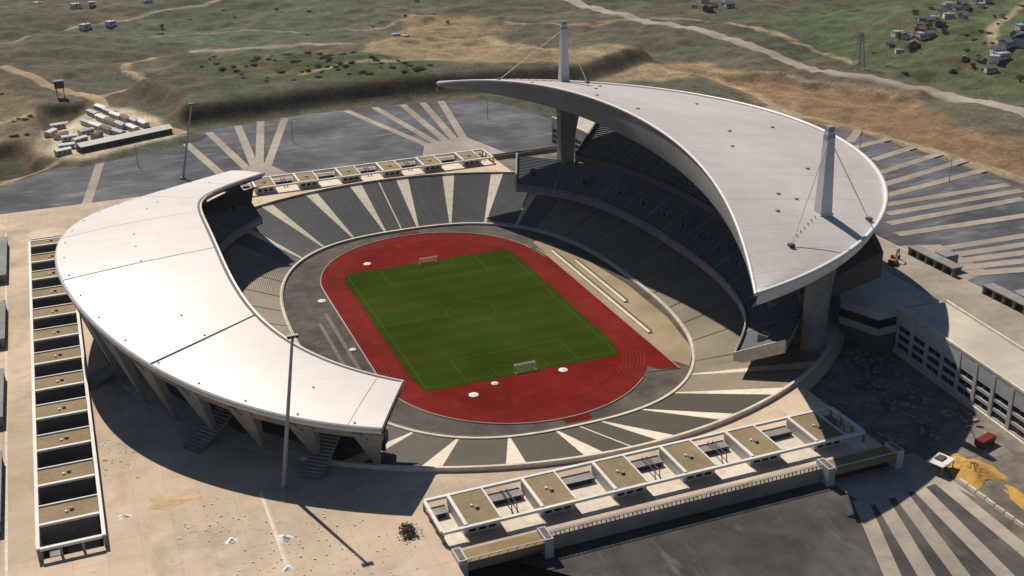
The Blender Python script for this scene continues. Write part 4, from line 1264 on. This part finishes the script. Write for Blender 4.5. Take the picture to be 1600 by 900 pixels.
for k in range(420):
    cx_, cy_ = rnd.choice([(-110, -125), (-98, -146), (-88, -133), (-75, -126), (-128, -80), (-80, -150), (-155, -115)])
    x, y = rnd.gauss(cx_, 7), rnd.gauss(cy_, 6); s = rnd.uniform(.07, .24)
    if x < -135 or (x * x + y * y) < 133 ** 2: continue
    rub.hexa([(x + s * a * rnd.uniform(.6, 1.4), y + s * b * rnd.uniform(.6, 1.4), 11.98 + c * s * rnd.uniform(.5, 1.4)) for c in (0, 1) for a, b in ((-1, -1), (1, -1), (1, 1), (-1, 1))])
tag(rub.build('rubble', 'cream'), 'scattered stones and rubble on the plaza at lower left', 'rubble', kind='stuff')
for i, (x, y, s) in enumerate(((-131, -110, 1.6), (-95.5, -135, 2.0), (-107.5, -131, 1.6), (-97, -147.5, 1.5), (-133, -70, 1.2))):
    heap('rubble_heap', ['pale rubble heap at the left of the orange sand', 'white rubble heap near the foot of the leaning mast', 'small white spoil heap on the open plaza', 'pale rubble heap at the end of the thin white strip', 'small pale heap beside the long left pavilion'][i], 'rubble heap', (x, y, 11.99), s, s * .8, s * .4, 'white', 20 + i)

# ------------------------------------------------------------------ builders' camp
g = thing('long_shed', 'long shed with a white roof and dark green wall below the camp', 'shed', (-102.5, 258.5, hz(-102.5, 258.5)), math.atan2(18, 47))
Ls = 25.5
MB().box(-Ls, Ls, -3.4, 3.4, -1.5, 3.0).build('wall', 'green', g)
MB().hexa([(-Ls - .4, -4, 3.0), (Ls + .4, -4, 3.0), (Ls + .4, 4, 3.0), (-Ls - .4, 4, 3.0), (-Ls - .4, -.3, 4.4), (Ls + .4, -.3, 4.4), (Ls + .4, .3, 4.4), (-Ls - .4, .3, 4.4)]).build('roof', 'white', g)
for k in range(10): MB().box(-Ls + 2 + k * 5, -Ls + 3.6 + k * 5, -3.46, -3.41, .8, 2.2).build('window', 'glass', g)
def make_cabin(m, lab):
    g = thing('site_cabin', lab, 'cabin', group='site cabins in the camp')
    MB().box(-3.6, 3.6, -1.6, 1.6, -.6, 2.5).build('wall', 'facade', g)
    MB().hexa([(-3.8, -1.8, 2.5), (3.8, -1.8, 2.5), (3.8, 1.8, 2.5), (-3.8, 1.8, 2.5), (-3.8, -.1, 3.2), (3.8, -.1, 3.2), (3.8, .1, 3.2), (-3.8, .1, 3.2)]).build('roof', m, g)
    for x in (-2, .2, 2.3): MB().box(x - .6, x + .6, -1.64, -1.605, .7, 1.8).build('window', 'glass', g)
    MB().box(-.45, .45, 1.605, 1.64, -.4, 1.9).build('door', 'darksteel', g)
    return g
cabs = [make_cabin('steel', 'grey-roofed cabin in the builders camp behind the long shed'), make_cabin('white', 'white-roofed cabin in the builders camp behind the long shed'), make_cabin('rooftile', 'brown-roofed cabin in the builders camp behind the long shed')]
CONT = [(-110, 336), (-106, 324), (-103, 313), (-99, 305), (-95, 297), (-91, 289), (-115, 325), (-111, 311), (-107, 301), (-102.5, 291), (-97, 281), (-119, 303), (-115, 294), (-110, 284), (-105, 275), (-133, 326), (-135, 304), (-139, 290), (-134, 282), (-130, 275), (-125, 268), (-132, 258), (-134, 248), (-116, 274), (-121, 284)]
used = set()
for i, (x, y) in enumerate(CONT):
    j = (i * 7 + 3) % 5; j = 0 if j < 2 else (1 if j < 4 else 2)
    c = cabs[j] if j not in used else copy_tree(cabs[j]); used.add(j)
    c.location = (x, y, hz(x, y) + .3); c.rotation_euler = (0, 0, math.atan2(-9, 4) + rnd.uniform(-.1, .1) if i < 15 else rnd.uniform(0, 1.2)); c.scale = (1.55, 1.1, .9) if i < 15 else (1.1, 1.1, .9)
g = thing('water_tower', 'dark boxy tower standing by the road above the camp', 'tower', (-131, 376, hz(-131, 376)))
for sx in (-1, 1):
    for sy in (-1, 1): MB().box(sx * 2 - .25, sx * 2 + .25, sy * 2 - .25, sy * 2 + .25, -1, 6).build('leg', 'darksteel', g)
MB().box(-2.8, 2.8, -2.8, 2.8, 6, 10.5).build('tank', 'darksteel', g)

# ------------------------------------------------------------------ houses on the hills
def make_house(wm, rm, lab, flat=False):
    g = thing('house', lab, 'house', group='small houses on the far hills')
    MB().box(-4, 4, -3, 3, -2, 3.2).build('wall', wm, g)
    if flat: rf = MB().box(-4.3, 4.3, -3.3, 3.3, 3.2, 3.6).build('roof', rm, g)
    else: rf = MB().hexa([(-4.4, -3.5, 3.1), (4.4, -3.5, 3.1), (4.4, 3.5, 3.1), (-4.4, 3.5, 3.1), (-4.2, -.1, 5.2), (4.2, -.1, 5.2), (4.2, .1, 5.2), (-4.2, .1, 5.2)]).build('roof', rm, g)
    MB().box(2, 2.7, .8, 1.5, 3.6, 5.6).build('chimney', 'rooftile', rf)
    for x in (-2.4, 0.2, 2.6): MB().box(x - .55, x + .55, -3.06, -3.005, .9, 2.1).build('window', 'glass', g)
    MB().box(-1.5, -.6, -3.07, -3.005, -.5, 1.7).build('door', 'rooftile', g)
    return g
hs = [make_house('facade', 'houseg', 'small house with a dark grey roof on the hillside'), make_house('white', 'steel', 'small whitewashed house with a flat grey roof on the hillside', True), make_house('darkconc', 'rooftile', 'small house with a brown tiled roof on the hillside')]
HOUSES = [(388, 258), (403, 270), (401, 259), (395, 243), (432, 280), (441, 281), (453, 287), (469, 298), (477, 299), (427, 257), (498, 305), (510, 308), (517, 307), (536, 321), (542, 317), (562, 332), (402, 190), (407, 183), (415, 190), (458, 217), (478, 256), (535, 300), (412, 250), (385, 245), (421, 270), (505, 318), (525, 320), (580, 345)]
_hr = random.Random(3)
for _k in range(34):
    _t = _hr.random(); HOUSES.append((395 + 200 * _t + _hr.gauss(0, 9), 255 + 95 * _t + _hr.gauss(0, 7)))
for _k in range(14): HOUSES.append((_hr.uniform(395, 470), _hr.uniform(172, 212)))
HTOP = [(355, 461), (373, 476), (364, 446), (383, 463), (400, 472), (354, 438), (375, 440)]
HLEFT = [(-115, 735), (-109, 678), (-96, 681), (-84, 718), (-106, 596), (-87, 595), (-139, 730), (-65, 716), (-160, 779), (-90, 753), (100, 443), (106, 440), (-50, 690), (-30, 760)]
used = set()
for i, (x, y) in enumerate(HOUSES + HTOP + HLEFT):
    j = (0, 1, 0, 2, 0, 1)[i % 6] if i < len(HOUSES) + len(HTOP) else 1
    h_ = hs[j] if j not in used else copy_tree(hs[j]); used.add(j)
    h_.location = (x, y, hz(x, y) + .6); h_.rotation_euler = (0, 0, rnd.uniform(-.8, .8)); s = rnd.uniform(.55, .95); h_.scale = (s, s, s * .9)
    kd = ('with dark roof', 'with flat white-walled form', 'with brown roof')[j]
    ar = 'in the hamlet on the right hillside' if i < len(HOUSES) else ('in the small cluster at top centre right' if i < len(HOUSES) + len(HTOP) else 'in the fields at top left')
    if (x, y) in ((100, 443), (106, 440)): ar = 'beside the bare dirt patch at top centre'
    h_['label'] = 'small house ' + kd + ' ' + ar; h_['group'] = 'small houses ' + ar
g = thing('blue_warehouse', 'dark blue roofed warehouse at the right edge of the hillside', 'warehouse', (441, 195, hz(441, 195)), R(30))
MB().box(-9, 9, -6, 6, -2, 5).build('wall', 'facade', g)
MB().hexa([(-9.5, -6.5, 5), (9.5, -6.5, 5), (9.5, 6.5, 5), (-9.5, 6.5, 5), (-9.5, -.2, 8), (9.5, -.2, 8), (9.5, .2, 8), (-9.5, .2, 8)]).build('roof', 'blue', g)
# lattice pylon
g = thing('lattice_pylon', 'grey lattice power pylon by the road at upper right', 'pylon', (340, 227, hz(340, 227)))
for sx in (-1, 1):
    for sy in (-1, 1): MB().tube([(sx * 3, sy * 3, -1), (sx * .8, sy * .8, 24)], .22, 4).build('leg', 'steel', g)
for k in range(6):
    z0, z1 = 4 * k, 4 * k + 4; r0, r1 = 3 - 2.2 * z0 / 24, 3 - 2.2 * z1 / 24
    for s in (-1, 1):
        MB().tube([(-r0, s * r0, z0), (r1, s * r1, z1)], .14, 4).build('brace', 'steel', g)
        MB().tube([(s * r0, -r0, z0), (s * r1, r1, z1)], .14, 4).build('brace', 'steel', g)
for z in (17, 21): MB().tube([(-6, 0, z), (6, 0, z)], .2, 4).build('crossarm', 'steel', g)

# ------------------------------------------------------------------ shrubs and trees
def make_bush(seed, m, lab, h=3.0, r=2.2, trunk=.6):
    rn = random.Random(seed)
    g = thing('shrub', lab, 'shrub', group='shrubs on the hills')
    br = MB(); lf = MB(); cl = []
    for k in range(12):
        a = rn.uniform(0, 6.28); q = rn.uniform(.2, .75) * r; z = trunk + rn.uniform(.15, .85) * (h - trunk)
        e = (q * math.cos(a), q * math.sin(a), z); br.tube([(0, 0, -.3), (e[0] * .35, e[1] * .35, z * .5), e], [.14, .09, .04], 5); cl.append(e)
    for k in range(700):
        c = rn.choice(cl); p = Vector(c) + Vector((rn.gauss(0, .32) * r * .8, rn.gauss(0, .32) * r * .8, rn.gauss(0, .22) * h * .6))
        if p.z < .1: p.z = .1
        s = rn.uniform(.16, .4); a = Vector((rn.uniform(-1, 1), rn.uniform(-1, 1), rn.uniform(-.5, 1))).normalized(); b = a.orthogonal().normalized(); c2 = a.cross(b)
        lf.quad(tuple(p - b * s), tuple(p + c2 * s * .6), tuple(p + b * s), tuple(p - c2 * s * .6))
    br.build('trunk', 'bark', g); lf.build('crown', m, g)
    return g
bs = [make_bush(1, 'leaf', 'dark green shrub on the slopes beyond the car park'), make_bush(2, 'leafb', 'olive brown shrub on the slopes beyond the car park', 2.4, 2.6), make_bush(3, 'leaf', 'taller dark tree on the far hills', 5.0, 2.8, 1.6)]
spots = []
def inside(poly, n, sd):
    rn = random.Random(sd); xs = [p[0] for p in poly]; ys = [p[1] for p in poly]; out = []
    while len(out) < n:
        x, y = rn.uniform(min(xs), max(xs)), rn.uniform(min(ys), max(ys))
        if sdpoly(np.array([x]), np.array([y]), poly)[0] < -2: out.append((x, y))
    return out
spots += [(x, y, (0, 1, 0)[i % 3]) for i, (x, y) in enumerate(inside(P_SCRUB, 90, 4))]
spots += [(x, y, i % 3) for i, (x, y) in enumerate(inside([(300, 250), (350, 240), (560, 420), (560, 250), (400, 140), (345, 180)], 45, 5))]
spots += [(x, y, i % 3) for i, (x, y) in enumerate(inside([(-60, 480), (60, 460), (230, 520), (150, 640), (-120, 650)], 16, 6))]
spots += [(x, y, 1) for x, y in inside([(-190, 300), (-150, 280), (-130, 380), (-190, 420)], 14, 7)]
used = set()
for i, (x, y, j) in enumerate(spots):
    b_ = bs[j] if j not in used else copy_tree(bs[j]); used.add(j)
    b_['label'] = ('low dark green shrub ', 'low olive brown shrub ', 'taller dark green tree ')[j] + ('on the right hillside' if x > 250 else ('on the slope left of the camp' if x < -125 else ('in the fields beyond the dirt road' if y > 455 else 'in the scrub above the far car park')))
    b_.location = (x, y, hz(x, y) - .1); b_.rotation_euler = (0, 0, rnd.uniform(0, 6.28)); s = rnd.uniform(.3, .85); b_.scale = (s * 1.35, s * 1.35, s * .65 if j < 2 else s)
b_ = copy_tree(bs[1]); b_.location = (-67, -145, 12); b_.scale = (1.1, 1.1, .7); b_['label'] = 'dry green bush alone on the plaza left of the near pavilion'; del b_['group']

# ------------------------------------------------------------------ air
hm = bpy.data.materials.new('haze_air')
hm.use_nodes = True
hn = hm.node_tree.nodes
for q in list(hn):
    if q.type != 'OUTPUT_MATERIAL': hn.remove(q)
hv = hn.new('ShaderNodeVolumePrincipled')
hv.inputs['Color'].default_value = (0.80, 0.84, 0.90, 1)
hv.inputs['Density'].default_value = 0.00003
hv.inputs['Anisotropy'].default_value = 0.2
hm.node_tree.links.new(hv.outputs[0], [q for q in hn if q.type == 'OUTPUT_MATERIAL'][0].inputs['Volume'])
hb = MB().box(-6800, 6800, -6800, 6800, -40, 260).mesh('haze', 'dark')
hb.materials.clear(); hb.materials.append(hm)
tag(obj('haze', hb), 'thin pale haze over the whole landscape', 'haze', kind='stuff')
